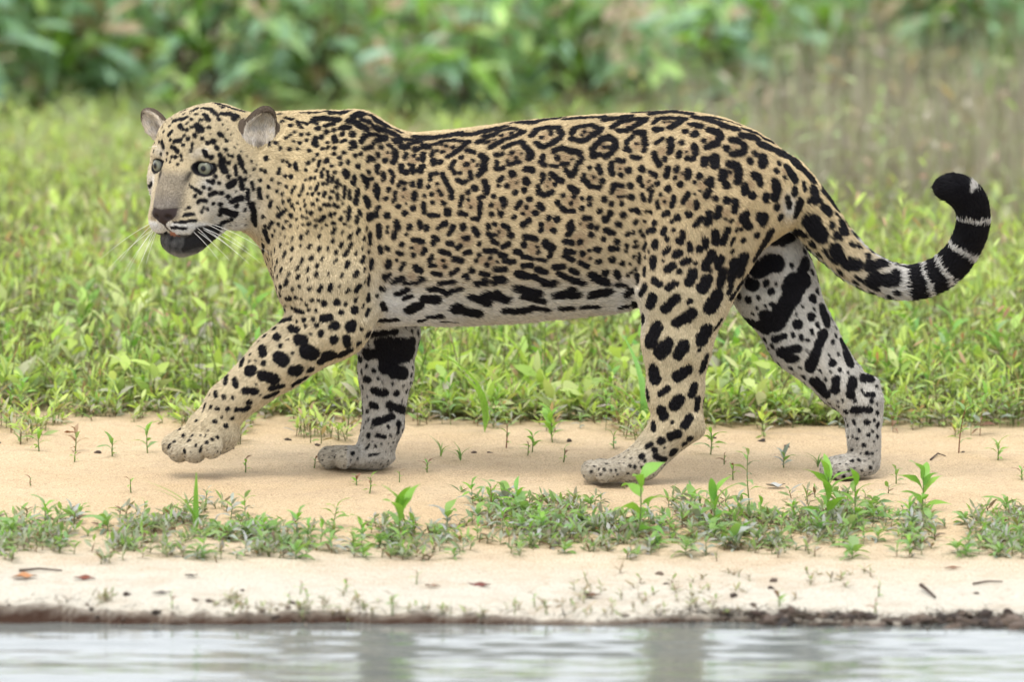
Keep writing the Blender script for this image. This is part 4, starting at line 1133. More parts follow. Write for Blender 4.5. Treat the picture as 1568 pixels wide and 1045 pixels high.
for sg in (-1, 1):
    for k in range(8):
        row, c = divmod(k, 4)
        b = hp(20 - 7 * c, (26 + 4 * c) * sg, -80 - 9 * row - 2 * (c % 2))
        L = 52 + 16 * c + rng.uniform(-8, 10)
        if sg > 0:
            dirn = HV * 0.75 - HU * (0.15 + 0.15 * c) - HW * (0.40 + 0.12 * row - 0.05 * c)
        else:
            dirn = -HV * (0.35 + 0.12 * c) + HU * (0.35 - 0.1 * row) - HW * (0.95 - 0.2 * c + 0.1 * row)
        dirn = dirn / np.linalg.norm(dirn)
        pts = [b + dirn * L * t + HW * (-0.22 * L * t * t) for t in np.linspace(0, 1, 7)]
        v, f = strand(to_world(np.array(pts)), 0.36 * S, 0.10 * S)
        obj('whisker', mesh_from('whisker', v, f, m_wh.mat), jag)
    for k in range(2):
        b = hp(-6, 36 * sg, 24 + 3 * k)
        dirn = HU * 0.3 + HV * (0.6 * sg) + HW * (0.5 - 0.3 * k)
        pts = [b + dirn * (26 + 8 * k) * t - HW * 8 * t * t for t in np.linspace(0, 1, 6)]
        v, f = strand(to_world(np.array(pts)), 0.3 * S, 0.10 * S)
        obj('whisker', mesh_from('whisker', v, f, m_wh.mat), jag)
# ------------------------------------------------------------------ plants
def leaf_material(name, cols, trans=0.35, rough=0.5):
    """cols: colour stops picked per leaf; thin translucent blade"""
    m = NT(name)
    inf = m.n('ShaderNodeObjectInfo')
    r = m.ramp(inf.outputs['Random'], [(i / max(1, len(cols) - 1), c) for i, c in enumerate(cols)])
    no = m.noise(60, 3, 0.6, m.coord())
    v = m.ramp(no.outputs[0], [(0.3, (0.75, 0.75, 0.75)), (0.7, (1.15, 1.15, 1.15))])
    c = m.mix(1.0, r.outputs[0], v.outputs[0], 'MULTIPLY')
    return thin(m, c, trans, rough)
def thin(m, c, trans, rough):
    b = m.bsdf(c, rough, 0.4)
    t = m.n('ShaderNodeBsdfTranslucent')
    tc = m.mix(1.0, c, (1.25, 1.3, 0.7), 'MULTIPLY')
    m.l(tc, t.inputs['Color'])
    x = m.n('ShaderNodeMixShader'); x.inputs[0].default_value = trans
    m.l(b.outputs[0], x.inputs[1]); m.l(t.outputs[0], x.inputs[2])
    m.l(x.outputs[0], m.out.inputs['Surface'])
    return m.mat
def tint_material(name, trans=0.3, rough=0.55):
    m = NT(name)
    a = m.n('ShaderNodeAttribute', attribute_name='tint')
    return thin(m, a.outputs['Color'], trans, rough)

M_BRIGHT = leaf_material('leaf_bright', [(0.19, 0.38, 0.05), (0.25, 0.45, 0.07), (0.17, 0.39, 0.09)])
M_MID = leaf_material('leaf_mid', [(0.18, 0.32, 0.08), (0.24, 0.39, 0.10), (0.20, 0.35, 0.14), (0.29, 0.37, 0.17)])
M_GREY = leaf_material('leaf_grey', [(0.30, 0.36, 0.27), (0.36, 0.36, 0.36), (0.24, 0.29, 0.23), (0.40, 0.39, 0.34)], 0.2, 0.42)
M_DRY = leaf_material('leaf_dry', [(0.26, 0.15, 0.08), (0.20, 0.10, 0.06), (0.34, 0.24, 0.14)], 0.15, 0.7)
M_SHRUB = leaf_material('leaf_shrub', [(0.26, 0.44, 0.23), (0.36, 0.54, 0.35), (0.40, 0.57, 0.20), (0.27, 0.48, 0.33)], 0.3, 0.3)
M_SHRUBY = leaf_material('leaf_shrub_young', [(0.27, 0.50, 0.07), (0.32, 0.55, 0.10)], 0.4, 0.4)
M_STEM = NT('stem_green'); M_STEM.bsdf((0.14, 0.18, 0.06), 0.6, 0.3); M_STEM = M_STEM.mat
M_RED = NT('stem_red'); M_RED.bsdf((0.20, 0.09, 0.05), 0.6, 0.3); M_RED = M_RED.mat
M_WOOD = NT('stem_dead'); M_WOOD.bsdf((0.16, 0.125, 0.10), 0.8, 0.2); M_WOOD = M_WOOD.mat
M_TINT = tint_material('meadow_leaf', 0.42)
M_TINT2 = tint_material('shrub_leaf_mass', 0.25, 0.45)

def blade(width, droop, n=6, fold=0.25, peak=0.4, wave=0.0):
    """unit leaf along +x, tip drooping"""
    vs = []
    for i in range(n + 1):
        t = i / n
        w = width * (math.sin(math.pi * min(1, t ** (math.log(0.5) / math.log(peak)))) ** 0.85 if 0 < t < 1 else 0.0) + (0.02 * width if t == 0 else 0)
        z = 0.12 * math.sin(math.pi * t) - droop * t * t
        dz = wave * math.sin(9 * t)
        vs += [(t, -w / 2, z + fold * w / 2 + dz * w), (t, 0, z), (t, w / 2, z + fold * w / 2 - dz * w)]
    fs = []
    for i in range(n):
        a = 3 * i
        fs += [(a, a + 3, a + 4, a + 1), (a + 1, a + 4, a + 5, a + 2)]
    return np.array(vs), np.array(fs)
LEAF = {}
for nm, args in {'lance': (0.24, 0.25), 'broad': (0.40, 0.22), 'thin': (0.14, 0.35), 'long': (0.20, 0.45)}.items():
    v, f = blade(*args, wave=0.12)
    for mn, mt in (('b', M_BRIGHT), ('m', M_MID), ('g', M_GREY), ('d', M_DRY), ('s', M_SHRUB), ('y', M_SHRUBY)):
        LEAF[nm + mn] = mesh_from('leaf', v, f, mt)
v, f = blade(0.075, 0.5, 8, 0.5, 0.25)
LEAF['grassb'] = mesh_from('blade', v, f, M_BRIGHT); LEAF['grassm'] = mesh_from('blade', v, f, M_MID)

def leaf_rot(az, el, roll=0.0):
    return Euler((roll, -el, az), 'XYZ')

def stem_mesh(h, lean, r0, r1, mat, bend=0.15, n=6):
    pts = [(lean * t + bend * h * 0.3 * math.sin(2.2 * t), bend * h * 0.2 * math.sin(3 * t), h * t) for t in np.linspace(0, 1, n)]
    v, f = strand(pts, r0, r1, 5)
    return mesh_from('stem', v, f, mat), np.array(pts)

def build_plant(name, h, n_leaf, L, kinds, lean=0.0, stem_mat=None, el=(0.2, 1.0), lower=None, taper=0.6, r=0.0016, tmin=0.12):
    """one plant: a stem and its leaves, every leaf a part"""
    root = bpy.data.objects.new(name, None); link(root)
    sm, pts = stem_mesh(h, lean, r, r * 0.5, stem_mat or M_STEM)
    obj('stem', sm, root)
    az = random.uniform(0, 6.28)
    for i in range(n_leaf):
        t = (i + 0.6) / n_leaf
        t = tmin + (1 - tmin) * t
        k = t * (len(pts) - 1); a = int(min(k, len(pts) - 2)); p = pts[a] + (pts[a + 1] - pts[a]) * (k - a)
        az += 2.4 + random.uniform(-0.3, 0.3)
        e = el[0] + (el[1] - el[0]) * t + random.uniform(-0.25, 0.25)
        kind = random.choice(lower) if (lower and t < 0.55) else random.choice(kinds)
        s = L * random.uniform(0.7, 1.15) * (1 - taper * abs(t - 0.6))
        obj('leaf', LEAF[kind], root, p, leaf_rot(az, e, random.uniform(-0.5, 0.5)), (s, s * random.uniform(0.85, 1.2), s))
    return root

def copy_plant(root, loc, rz, sc):
    c = root.copy(); COL.objects.link(c)
    for k in ('label', 'group', 'category'):
        if k in c: del c[k]
    for ch in root.children:
        d = ch.copy(); COL.objects.link(d); d.parent = c
    c.location = loc; c.rotation_euler = (random.uniform(-.12, .12), random.uniform(-.12, .12), rz); c.scale = (sc, sc, sc)
    return c

def place(root, px, py, rz=None, sc=1.0, label=None, cat='plant', group=None, copy=True):
    p = on_ground(px, py); p[2] = float(ground_z(p[0], p[1])) - 0.002
    rz = random.uniform(0, 6.28) if rz is None else rz
    if copy:
        o = copy_plant(root, p, rz, sc)
    else:
        o = root; o.location = p; o.rotation_euler = (0, 0, rz); o.scale = (sc,) * 3
    return tag(o, label, cat, group)

def keep_or_copy(proto, used, p, rz, sc):
    if id(proto) not in used:
        used.add(id(proto)); proto.location = p; proto.rotation_euler = (0, 0, rz); proto.scale = (sc,) * 3
        return proto
    return copy_plant(proto, p, rz, sc)

# --- the named plants of the strip in front of the animal and the loose ones on the sand
def grass_tuft(name, n, L, kind='grassb', spread=0.35):
    root = bpy.data.objects.new(name, None); link(root)
    for i in range(n):
        a = random.uniform(0, 6.28)
        obj('blade', LEAF[kind], root, (0, 0, 0), leaf_rot(a, 1.45 - random.uniform(0, spread)), (L * random.uniform(.7, 1.1),) * 3)
    return root
NAMED = [
 ('grass_shoot', lambda: grass_tuft('grass_shoot', 3, 0.115), 300, 818, 'upright bright green grass shoot standing above the low weeds, left of the far forepaw'),
 ('weed', lambda: build_plant('weed', 0.025, 4, 0.022, ['lancem']), 221, 788, 'tiny lone green seedling on bare sand below the lifted forepaw'),
 ('weed', lambda: build_plant('weed', 0.05, 7, 0.062, ['lanceb', 'broadb'], el=(0.3, 1.2), lower=['lancem', 'lanceg']), 610, 832, 'leafy weed with two tall bright leaves in a V, below the far forepaw'),
 ('weed', lambda: build_plant('weed', 0.06, 6, 0.034, ['lancem', 'lanceb'], stem_mat=M_RED), 752, 790, 'small weed with a thin reddish stem at the back of the weed strip'),
 ('weed', lambda: build_plant('weed', 0.045, 6, 0.050, ['lancem', 'lanceb'], el=(0.2, 0.9)), 790, 788, 'weed with one upright leaf between the forefeet and hind feet'),
 ('weed', lambda: build_plant('weed', 0.095, 7, 0.058, ['broadb', 'lanceb'], el=(-0.1, 0.9), taper=0.3), 977, 832, 'bright weed on a bare stalk with broad leaves before the near hind paw'),
 ('weed', lambda: build_plant('weed', 0.05, 7, 0.060, ['lanceb'], el=(0.4, 1.2)), 1096, 812, 'bright leafy weed between the two hind paws'),
 ('weed', lambda: build_plant('weed', 0.10, 9, 0.042, ['lancem', 'lanceb', 'lanceg'], el=(0.0, 0.7), taper=0.3), 1148, 772, 'tall thin weed with drooping pale leaves between the hind paws'),
 ('weed', lambda: build_plant('weed', 0.07, 9, 0.070, ['broadb', 'lanceb'], el=(0.4, 1.25)), 1266, 805, 'large bright green weed in front of the far hind paw'),
 ('weed', lambda: build_plant('weed', 0.055, 6, 0.048, ['lanceb', 'lancem'], el=(0.3, 1.1)), 1312, 802, 'medium weed with forked stems just right of the large bright one'),
 ('weed', lambda: build_plant('weed', 0.075, 8, 0.074, ['broadb', 'lanceb'], el=(0.2, 1.2)), 1412, 790, 'tallest bright green weed with a large upright leaf, right of the far hind paw'),
 ('weed', lambda: build_plant('weed', 0.03, 5, 0.03, ['lancem', 'lancem']), 1372, 742, 'small reddish green seedling just behind the heel of the far hind paw'),
 ('weed', lambda: build_plant('weed', 0.095, 7, 0.045, ['lancem', 'lanceb'], lean=-0.05, stem_mat=M_RED), 1468, 694, 'lone leaning seedling with a bent red stem near the meadow edge, under the tail'),
 ('weed', lambda: build_plant('weed', 0.055, 8, 0.052, ['lanceb'], el=(0.4, 1.2)), 846, 678, 'bright green seedling at the meadow edge between fore and hind legs'),
 ('weed', lambda: build_plant('weed', 0.035, 6, 0.035, ['lancem', 'lanceb']), 815, 696, 'small weed on the sand below the bright seedling at the meadow edge'),
 ('weed', lambda: build_plant('weed', 0.05, 5, 0.03, ['lancem'], stem_mat=M_RED), 775, 690, 'thin red stemmed sprig on the sand under the belly'),
 ('grass_shoot', lambda: grass_tuft('grass_shoot', 6, 0.05, 'grassm', 0.6), 705, 708, 'short spreading grass tuft on the sand behind the far forepaw'),
 ('grass_shoot', lambda: grass_tuft('grass_shoot', 5, 0.05, 'grassm', 0.7), 675, 702, 'faint grass tuft near the heel of the far forepaw'),
 ('grass_shoot', lambda: grass_tuft('grass_shoot', 9, 0.045, 'grassm', 0.9), 1252, 716, 'small star shaped grass tuft between the hind legs'),
 ('weed', lambda: build_plant('weed', 0.045, 8, 0.045, ['lanceb', 'lancem']), 1088, 698, 'leafy weed right behind the hock of the near hind leg'),
 ('weed', lambda: build_plant('weed', 0.025, 7, 0.038, ['lancem', 'lanceg']), 1200, 716, 'flat dark weed on the sand between the hind legs'),
 ('weed', lambda: build_plant('weed', 0.05, 6, 0.04, ['lanceb', 'lancem']), 226, 694, 'green seedling in front of the lifted forepaw'),
 ('weed', lambda: build_plant('weed', 0.03, 6, 0.035, ['lancem', 'lancem']), 172, 700, 'small weed on the sand further ahead of the lifted forepaw'),
 ('weed', lambda: build_plant('weed', 0.04, 6, 0.034, ['lancem', 'lanced']), 115, 690, 'brownish sprig on the sand at the left of the clearing'),
 ('weed', lambda: build_plant('weed', 0.035, 7, 0.036, ['lanceb', 'lancem']), 60, 692, 'pale green weed at the left meadow edge'),
 ('weed', lambda: build_plant('weed', 0.03, 7, 0.038, ['lanceb', 'lancem']), 1528, 706, 'small bright weed at the far right of the sand'),
 ('weed', lambda: build_plant('weed', 0.03, 5, 0.03, ['lancem']), 940, 690, 'small weed on the sand just ahead of the near hind leg'),
 ('grass_shoot', lambda: grass_tuft('grass_shoot', 2, 0.21, 'grassb', 0.25), 742, 664, 'tall single bright grass stalk at the meadow edge behind the belly'),
 ('grass_shoot', lambda: grass_tuft('grass_shoot', 3, 0.19, 'grassb', 0.9), 985, 655, 'broad arching grass blades beside the near hind shin'),
]
for nm, fn, px, py, lab in NAMED:
    place(fn(), px, py, sc=1.3 if 795 < py < 840 else 1.0, label=lab, cat='grass' if nm == 'grass_shoot' else 'weed', copy=False)

# --- the low strip of weeds between sand and river
protos = [build_plant('weed', random.uniform(0.016, 0.040), random.randint(8, 11), random.uniform(0.028, 0.044), ks, el=(-0.05, 0.75), lower=lo, tmin=0.0, r=0.001, taper=0.3)
          for ks, lo in [(['lancem', 'lanceb'], ['lanceg', 'lancem']), (['lancem', 'lanceg'], ['lanceg']), (['lanceb', 'broadm'], ['lancem', 'lanceg']), (['lancem'], ['lanceg', 'lancem']),
                         (['broadm', 'broadg'], ['lanceg']), (['thinm', 'lanceb'], ['lancem']), (['lancem', 'broadm'], ['lanceg', 'lancem']), (['lanceg', 'lancem'], ['lanced', 'lanceg'])]]
used = set()
def strip_density(px, py):
    """how thickly the strip is grown, read along the bank"""
    mid = np.interp(px, [0, 150, 330, 450, 560, 700, 850, 1000, 1150, 1300, 1450, 1568], [822, 825, 818, 838, 838, 808, 806, 812, 815, 805, 822, 826])
    half = np.interp(px, [0, 150, 330, 450, 560, 700, 850, 1000, 1150, 1300, 1450, 1568], [30, 34, 40, 24, 32, 44, 44, 46, 40, 46, 34, 34])
    return np.clip(1.25 - np.abs(py - mid) / half, 0, 1)
cnt = 0
while cnt < 150:
    px, py = random.uniform(-40, 1610), random.uniform(765, 872)
    if random.random() > strip_density(px, py) * (0.75 + 0.5 * vnoise2(px, py, 90, 61)): continue
    p = on_ground(px, py); p[2] = float(ground_z(p[0], p[1])) - 0.002
    o = keep_or_copy(random.choice(protos), used, p, random.uniform(0, 6.28), random.uniform(0.75, 1.3))
    tag(o, 'low leafy weed in the dense green strip along the sand above the river', 'weed', 'weeds of the foreground strip')
    cnt += 1
sparse = [build_plant('weed', random.uniform(0.015, 0.03), random.randint(4, 6), random.uniform(0.018, 0.026), ['lancem', 'lanced', 'lanceb'], el=(0.1, 0.9)) for _ in range(4)]
for _ in range(16):
    px, py = random.uniform(-20, 1590), random.uniform(672, 760)
    p = on_ground(px, py); p[2] = float(ground_z(p[0], p[1])) - 0.002
    tag(keep_or_copy(random.choice(sparse), used, p, random.uniform(0, 6.28), random.uniform(0.7, 1.2)), 'tiny seedling on the bare sand around the paws', 'weed', 'seedlings on the bare sand')
for _ in range(16):
    px, py = random.uniform(-20, 1590), random.uniform(885, 950)
    if px < 420 and random.random() < 0.6: continue
    p = on_ground(px, py); p[2] = float(ground_z(p[0], p[1])) - 0.002
    tag(keep_or_copy(random.choice(sparse), used, p, random.uniform(0, 6.28), random.uniform(0.7, 1.3)), 'small brownish sprig on the pale sand beside the water', 'weed', 'sprigs on the pale river sand')

# --- masses nobody could count, as real leaves in one mesh each
def leaf_mass(pos, az, el, L, W, tint, droop=0.3):
    n = len(pos)
    ca, sa, ce, se = np.cos(az), np.sin(az), np.cos(el), np.sin(el)
    f = np.stack([ca * ce, sa * ce, se], 1); s = np.stack([-sa, ca, 0 * sa], 1); u = np.cross(f, s)
    roll = rng.normal(0, 0.5, n)[:, None]
    s, u = s * np.cos(roll) + u * np.sin(roll), u * np.cos(roll) - s * np.sin(roll)
    tpl = np.array([(0, 0, 0), (0.38, -.5, .10), (0.42, 0, 0.06), (0.38, .5, .10), (0.72, -.36, -.02), (0.75, 0, -.05), (0.72, .36, -.02), (1, 0, -.2)])
    L = L[:, None]; W = W[:, None]
    vs = np.stack([pos + f * L * t[0] + s * W * t[1] + u * (W * max(t[2], 0) * 1.2 + L * min(t[2], 0) * droop * 2) for t in tpl], 1)
    b = (np.arange(n) * 8)[:, None]
    tri = np.concatenate([b + np.array(q) for q in ((0, 3, 2), (0, 2, 1), (7, 5, 6), (7, 4, 5))])
    quad = np.concatenate([b + np.array(q) for q in ((2, 3, 6, 5), (1, 2, 5, 4))])
    return vs.reshape(-1, 3), [tri, quad], np.repeat(tint, 8, 0)
def blades_mass(pos, h, lean_az, lean, w, tint):
    """upright thin stalks as bent three-sided prisms"""
    n = len(pos)
    d = np.stack([np.cos(lean_az) * lean, np.sin(lean_az) * lean, np.ones(n)], 1)
    side = [np.stack([np.cos(lean_az + a), np.sin(lean_az + a), np.zeros(n)], 1) for a in (0, 2.1, 4.2)]
    vs = []
    for t, k in ((0, 1), (0.55, 0.8), (1, 0.15)):
        c = pos + d * (h * t)[:, None] + np.stack([np.cos(lean_az), np.sin(lean_az), 0 * h], 1) * (lean * h * 0.6 * t * t)[:, None]
        for s_ in side: vs.append(c + s_ * (w * k)[:, None])
    vs = np.stack(vs, 1)
    b = (np.arange(n) * 9)[:, None]
    quad = np.concatenate([b + np.array(q) for q in [(r * 3 + j, r * 3 + (j + 1) % 3, r * 3 + 3 + (j + 1) % 3, r * 3 + 3 + j) for r in (0, 1) for j in range(3)]])
    return vs.reshape(-1, 3), [quad], np.repeat(tint, 9, 0)
def mass_object(name, parts, mat, parent=None):
    vs, tri, quad, col, o = [], [], [], [], 0
    for v, fl, t in parts:
        vs.append(v); col.append(t)
        for f in fl: (tri if f.shape[1] == 3 else quad).append(f + o)
        o += len(v)
    me = mesh_from(name, np.concatenate(vs), [np.concatenate(x) for x in (tri, quad) if x], mat)
    a = me.attributes.new('tint', 'FLOAT_COLOR', 'POINT')
    c = np.concatenate(col)
    a.data.foreach_set('color', np.concatenate([c, np.ones((len(c), 1))], 1).astype(np.float32).ravel())
    return obj(name, me, parent)
def pick(pal, n, jit=0.12):
    pal = np.array(pal)
    c = pal[rng.integers(0, len(pal), n)]
    return c * (1 + rng.normal(0, jit, (n, 1)))
def herbs(xy, h, nl, L, pal_top, pal_low, wr=(0.2, 0.32), t0=0.08):
    """many small herbs at xy: stalks with leaves along them"""
    n = len(xy)
    z = ground_z(xy[:, 0], xy[:, 1], False)
    base = np.stack([xy[:, 0], xy[:, 1], z], 1)
    la, ll = rng.uniform(0, 6.28, n), rng.uniform(0, 0.25, n)
    st = blades_mass(base, h, la, ll, np.full(n, 0.0013), pick([(0.16, 0.19, 0.07), (0.2, 0.13, 0.07), (0.19, 0.22, 0.09)], n))
    i = np.repeat(np.arange(n), nl); k = np.tile(np.arange(nl), n)
    t = t0 + (1 - t0) * (k + rng.random(len(k))) / nl
    pos = base[i] + np.stack([np.cos(la[i]) * ll[i] * h[i] * t, np.sin(la[i]) * ll[i] * h[i] * t, h[i] * t], 1)
    az = la[i] + k * 2.4 + rng.normal(0, 0.3, len(k))
    el = rng.normal(0.25, 0.3, len(k)) + 0.55 * t
    Ls = L * rng.uniform(0.6, 1.25, len(k)) * (1 - 0.35 * np.abs(t - 0.6))
    W = Ls * rng.uniform(*wr, len(k))
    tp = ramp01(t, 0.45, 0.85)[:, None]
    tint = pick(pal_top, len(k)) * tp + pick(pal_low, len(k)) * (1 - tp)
    return [st, leaf_mass(pos, az, el, Ls, W, tint)]
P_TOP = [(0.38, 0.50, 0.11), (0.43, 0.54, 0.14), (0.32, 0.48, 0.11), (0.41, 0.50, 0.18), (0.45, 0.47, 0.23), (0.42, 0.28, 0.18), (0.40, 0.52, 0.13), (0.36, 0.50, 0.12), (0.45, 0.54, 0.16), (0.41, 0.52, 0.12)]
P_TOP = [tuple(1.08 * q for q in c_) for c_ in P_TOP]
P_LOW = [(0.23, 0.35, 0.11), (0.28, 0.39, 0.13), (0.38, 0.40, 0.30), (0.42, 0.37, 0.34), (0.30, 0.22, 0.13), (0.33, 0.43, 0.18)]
# fill of the strip
c = rng.uniform((-30, 765), (1600, 872), (5200, 2))
m = rng.random(5200) < strip_density(c[:, 0], c[:, 1]) * np.clip(0.55 + 0.9 * vnoise2(c[:, 0], c[:, 1], 70, 62), 0, 1)
c = c[m][:1500]
xy = np.array([on_ground(a, b)[:2] for a, b in c[:420]])
xy = np.concatenate([xy, xy + rng.normal(0, 0.02, xy.shape), xy + rng.normal(0, 0.03, xy.shape)])
o = mass_object('ground_cover', herbs(xy, rng.uniform(0.006, 0.020, len(xy)), 6, 0.026, [(0.19, 0.32, 0.09), (0.24, 0.38, 0.10), (0.33, 0.36, 0.28), (0.18, 0.28, 0.13), (0.38, 0.38, 0.37)], [(0.28, 0.31, 0.23), (0.34, 0.32, 0.31), (0.18, 0.24, 0.11), (0.18, 0.12, 0.08)]), M_TINT)
tag(o, 'low grey green ground cover filling the weed strip above the river', 'ground cover', kind='stuff')
# meadow
def meadow_front(x):
    return 0.76 + 0.15 * vnoise2(x, 0 * x, 0.30, 71) + 0.08 * vnoise2(x, 0 * x, 0.09, 72)
n = 8200
y = 0.75 + 4.1 * rng.random(n) ** 1.3
x = rng.uniform(-1, 1, n) * (1.25 + 0.08 * y)
k = (y > meadow_front(x) - 0.16 * (rng.random(n) < 0.25)) & ~((x > 0.5 + 0.2 * rng.random(n)) & (y > 3.6))
xy = np.stack([x, y], 1)[k]
h = rng.uniform(0.07, 0.17, len(xy)) * np.clip(0.28 + (xy[:, 1] - meadow_front(xy[:, 0])) * 1.15, 0.22, 1.25) * rng.choice([0.65, 0.9, 1.1, 1.5], len(xy)) * (1 + 0.45 * vnoise2(xy[:, 0], xy[:, 1], 0.3, 75))
parts = herbs(xy, h, 10, 0.040 * (1 + 0.5 * np.repeat(vnoise2(xy[:, 0], xy[:, 1], 0.17, 76), 10)), P_TOP, P_LOW, (0.10, 0.20))
def scatter(n, y0, y1):
    yy_ = y0 + (y1 - y0) * rng.random(n) ** 1.3; xx_ = rng.uniform(-1, 1, n) * (1.25 + 0.08 * yy_)
    k_ = (yy_ > meadow_front(xx_)) & (vnoise2(xx_, yy_, 0.4, 77) > -0.35) & ~((xx_ > 0.6) & (yy_ > 3.6))
    return np.stack([xx_, yy_], 1)[k_]
q = scatter(1500, 0.75, 3.6)               # broader yellow green weeds, in patches
parts += herbs(q, rng.uniform(0.05, 0.20, len(q)) * np.clip(0.4 + (q[:, 1] - 0.75) * 0.9, 0.35, 1.2), 8, 0.058, [(0.44, 0.56, 0.14), (0.36, 0.52, 0.13), (0.48, 0.55, 0.22)], [(0.30, 0.42, 0.15), (0.42, 0.42, 0.34), (0.45, 0.40, 0.38)], (0.26, 0.42))
q = scatter(900, 0.9, 4.2)                 # taller thin stalks, some red or straw coloured at the top
parts += herbs(q, rng.uniform(0.14, 0.30, len(q)) * np.clip(0.5 + (q[:, 1] - 0.8) * 0.6, 0.45, 1.0), 6, 0.036, [(0.44, 0.22, 0.15), (0.42, 0.50, 0.16), (0.50, 0.44, 0.30), (0.45, 0.54, 0.18), (0.40, 0.46, 0.2)], P_LOW, (0.10, 0.22), 0.3)
m = 2600                                   # grass blades among the herbs
yb = 0.8 + 4.2 * rng.random(m); xb = rng.uniform(-1, 1, m) * (1.25 + 0.1 * yb)
parts.append(blades_mass(np.stack([xb, yb, ground_z(xb, yb, False)], 1), rng.uniform(0.10, 0.24, m), rng.uniform(0, 6.28, m), rng.uniform(0, 0.45, m), np.full(m, 0.0022), pick([(0.2, 0.31, 0.06), (0.26, 0.34, 0.1), (0.33, 0.27, 0.16)], m)))
o = mass_object('meadow', parts, M_TINT)
tag(o, 'dense bright green meadow of narrow leaved herbs behind the jaguar', 'meadow', kind='stuff')
# countable herbs along the front of the meadow
mp = [build_plant('herb', random.uniform(0.09, 0.20), random.randint(9, 12), random.uniform(0.05, 0.075), ks, el=(0.05, 0.9), lower=lo, taper=0.4, stem_mat=sm)
      for ks, lo, sm in [(['lancem', 'lanceb'], ['lancem', 'lanceg'], None), (['lanceb'], ['lancem', 'thing'], None), (['lanceb', 'thinm'], ['lanceg', 'lancem'], M_RED), (['lancem', 'thinb'], ['lanceg'], None), (['lanceb', 'lancem'], ['lanced', 'lanceg'], M_RED)]]
used = set(); cnt = 0
while cnt < 150:
    x = random.uniform(-1.12, 1.12); y = float(meadow_front(x)) - 0.08 + random.random() ** 1.5 * 0.85
    sc = random.uniform(0.3, 0.6) if y < meadow_front(x) + 0.2 else random.uniform(0.55, 1.05)
    tag(keep_or_copy(random.choice(mp), used, (x, y, float(ground_z(x, y, False)) - 0.004), random.uniform(0, 6.28), sc),
        'leafy green herb along the front edge of the meadow behind the jaguar', 'herb', 'herbs along the meadow edge')
    cnt += 1

# straggling growth and leaf litter where the meadow thins out onto the sand, and poor tufts on the river sand
n = 1500
px = rng.uniform(-30, 1600, n); py = 668 - 34 * rng.random(n) ** 1.0 + 26 * vnoise2(px, 0 * px, 70, 81) + 10 * vnoise2(px, 0 * px, 24, 82)
c = np.stack([px, py], 1)[rng.random(n) < 0.42]
tuft = [(430, 945, 30, 8), (480, 940, 26, 8), (540, 938, 30, 10), (900, 908, 30, 14), (930, 930, 40, 10), (1060, 930, 40, 10), (1130, 900, 40, 16), (1000, 905, 40, 14), (160, 920, 8, 4), (360, 925, 14, 5), (1270, 890, 60, 10), (760, 935, 60, 8), (660, 940, 40, 6)]
c = np.concatenate([c] + [rng.normal((a, b), (sx, sy), (11, 2)) for a, b, sx, sy in tuft])
xy = np.array([on_ground(a, b)[:2] for a, b in c])
e = xy[:, 1] > 0
hh = np.where(e, rng.uniform(0.010, 0.05, len(xy)), rng.uniform(0.004, 0.014, len(xy)))
o = mass_object('straggling_growth', herbs(xy[e], hh[e], 7, 0.032, P_TOP + [(0.40, 0.42, 0.34)], P_LOW, (0.14, 0.28)) +
                herbs(xy[~e], hh[~e], 6, 0.018, [(0.30, 0.36, 0.16), (0.36, 0.28, 0.18), (0.30, 0.26, 0.22), (0.24, 0.34, 0.14)], [(0.26, 0.2, 0.15), (0.2, 0.17, 0.14)], (0.15, 0.3)), M_TINT)
tag(o, 'thin straggling green growth scattered where sand meets meadow and water', 'ground cover', kind='stuff')

# litter, dry stems and soft grass between the meadow and the shrubs
n = 9500
y = rng.uniform(4.0, 9.0, n); x = rng.uniform(-1, 1, n) * (1.3 + 0.07 * y)
dry = np.clip((x - 0.2) / 0.45, 0, 1) * 0.85 + 0.15 + 0.1 * (y > 6)
k = rng.random(n) < dry
xy = np.stack([x, y], 1)[k]
p = np.stack([xy[:, 0], xy[:, 1], ground_z(xy[:, 0], xy[:, 1], False)], 1); m = len(p)
hh = rng.uniform(0.08, 0.40, m) * np.clip(0.2 + xy[:, 0] * 1.1, 0.18, 1.0)
o = mass_object('dry_grass', [blades_mass(p, hh, rng.uniform(0, 6.28, m), rng.uniform(0, 0.3, m), rng.uniform(0.0015, 0.004, m), pick([(0.46, 0.42, 0.36), (0.54, 0.50, 0.43), (0.36, 0.31, 0.26), (0.44, 0.47, 0.30)], m)),
    leaf_mass(p + np.stack([rng.normal(0, .02, m), rng.normal(0, .02, m), hh * rng.random(m)], 1), rng.uniform(0, 6.28, m), rng.normal(0, 0.6, m), rng.uniform(0.03, 0.08, m), rng.uniform(0.006, 0.02, m), pick([(0.46, 0.42, 0.35), (0.40, 0.31, 0.23), (0.36, 0.44, 0.22), (0.34, 0.44, 0.20)], m))], M_TINT)
tag(o, 'grey brown dead stalks and dry grass standing behind the meadow', 'dry grass', kind='stuff')
n = 4200
y = rng.uniform(3.9, 7.4, n); x = rng.uniform(-1, 1, n) * (1.4 + 0.09 * y)
k = rng.random(n) < np.clip(0.85 - x * 0.8, 0.2, 1)
xy = np.stack([x, y], 1)[k]
o = mass_object('soft_grass', herbs(xy, rng.uniform(0.03, 0.11, len(xy)), 7, 0.07, [(0.34, 0.45, 0.18), (0.36, 0.46, 0.15), (0.42, 0.47, 0.27)], [(0.32, 0.38, 0.20), (0.36, 0.30, 0.20), (0.40, 0.40, 0.30)], (0.1, 0.22)), M_TINT)
tag(o, 'soft pale green low growth between the meadow and the shrubs', 'grass', kind='stuff')

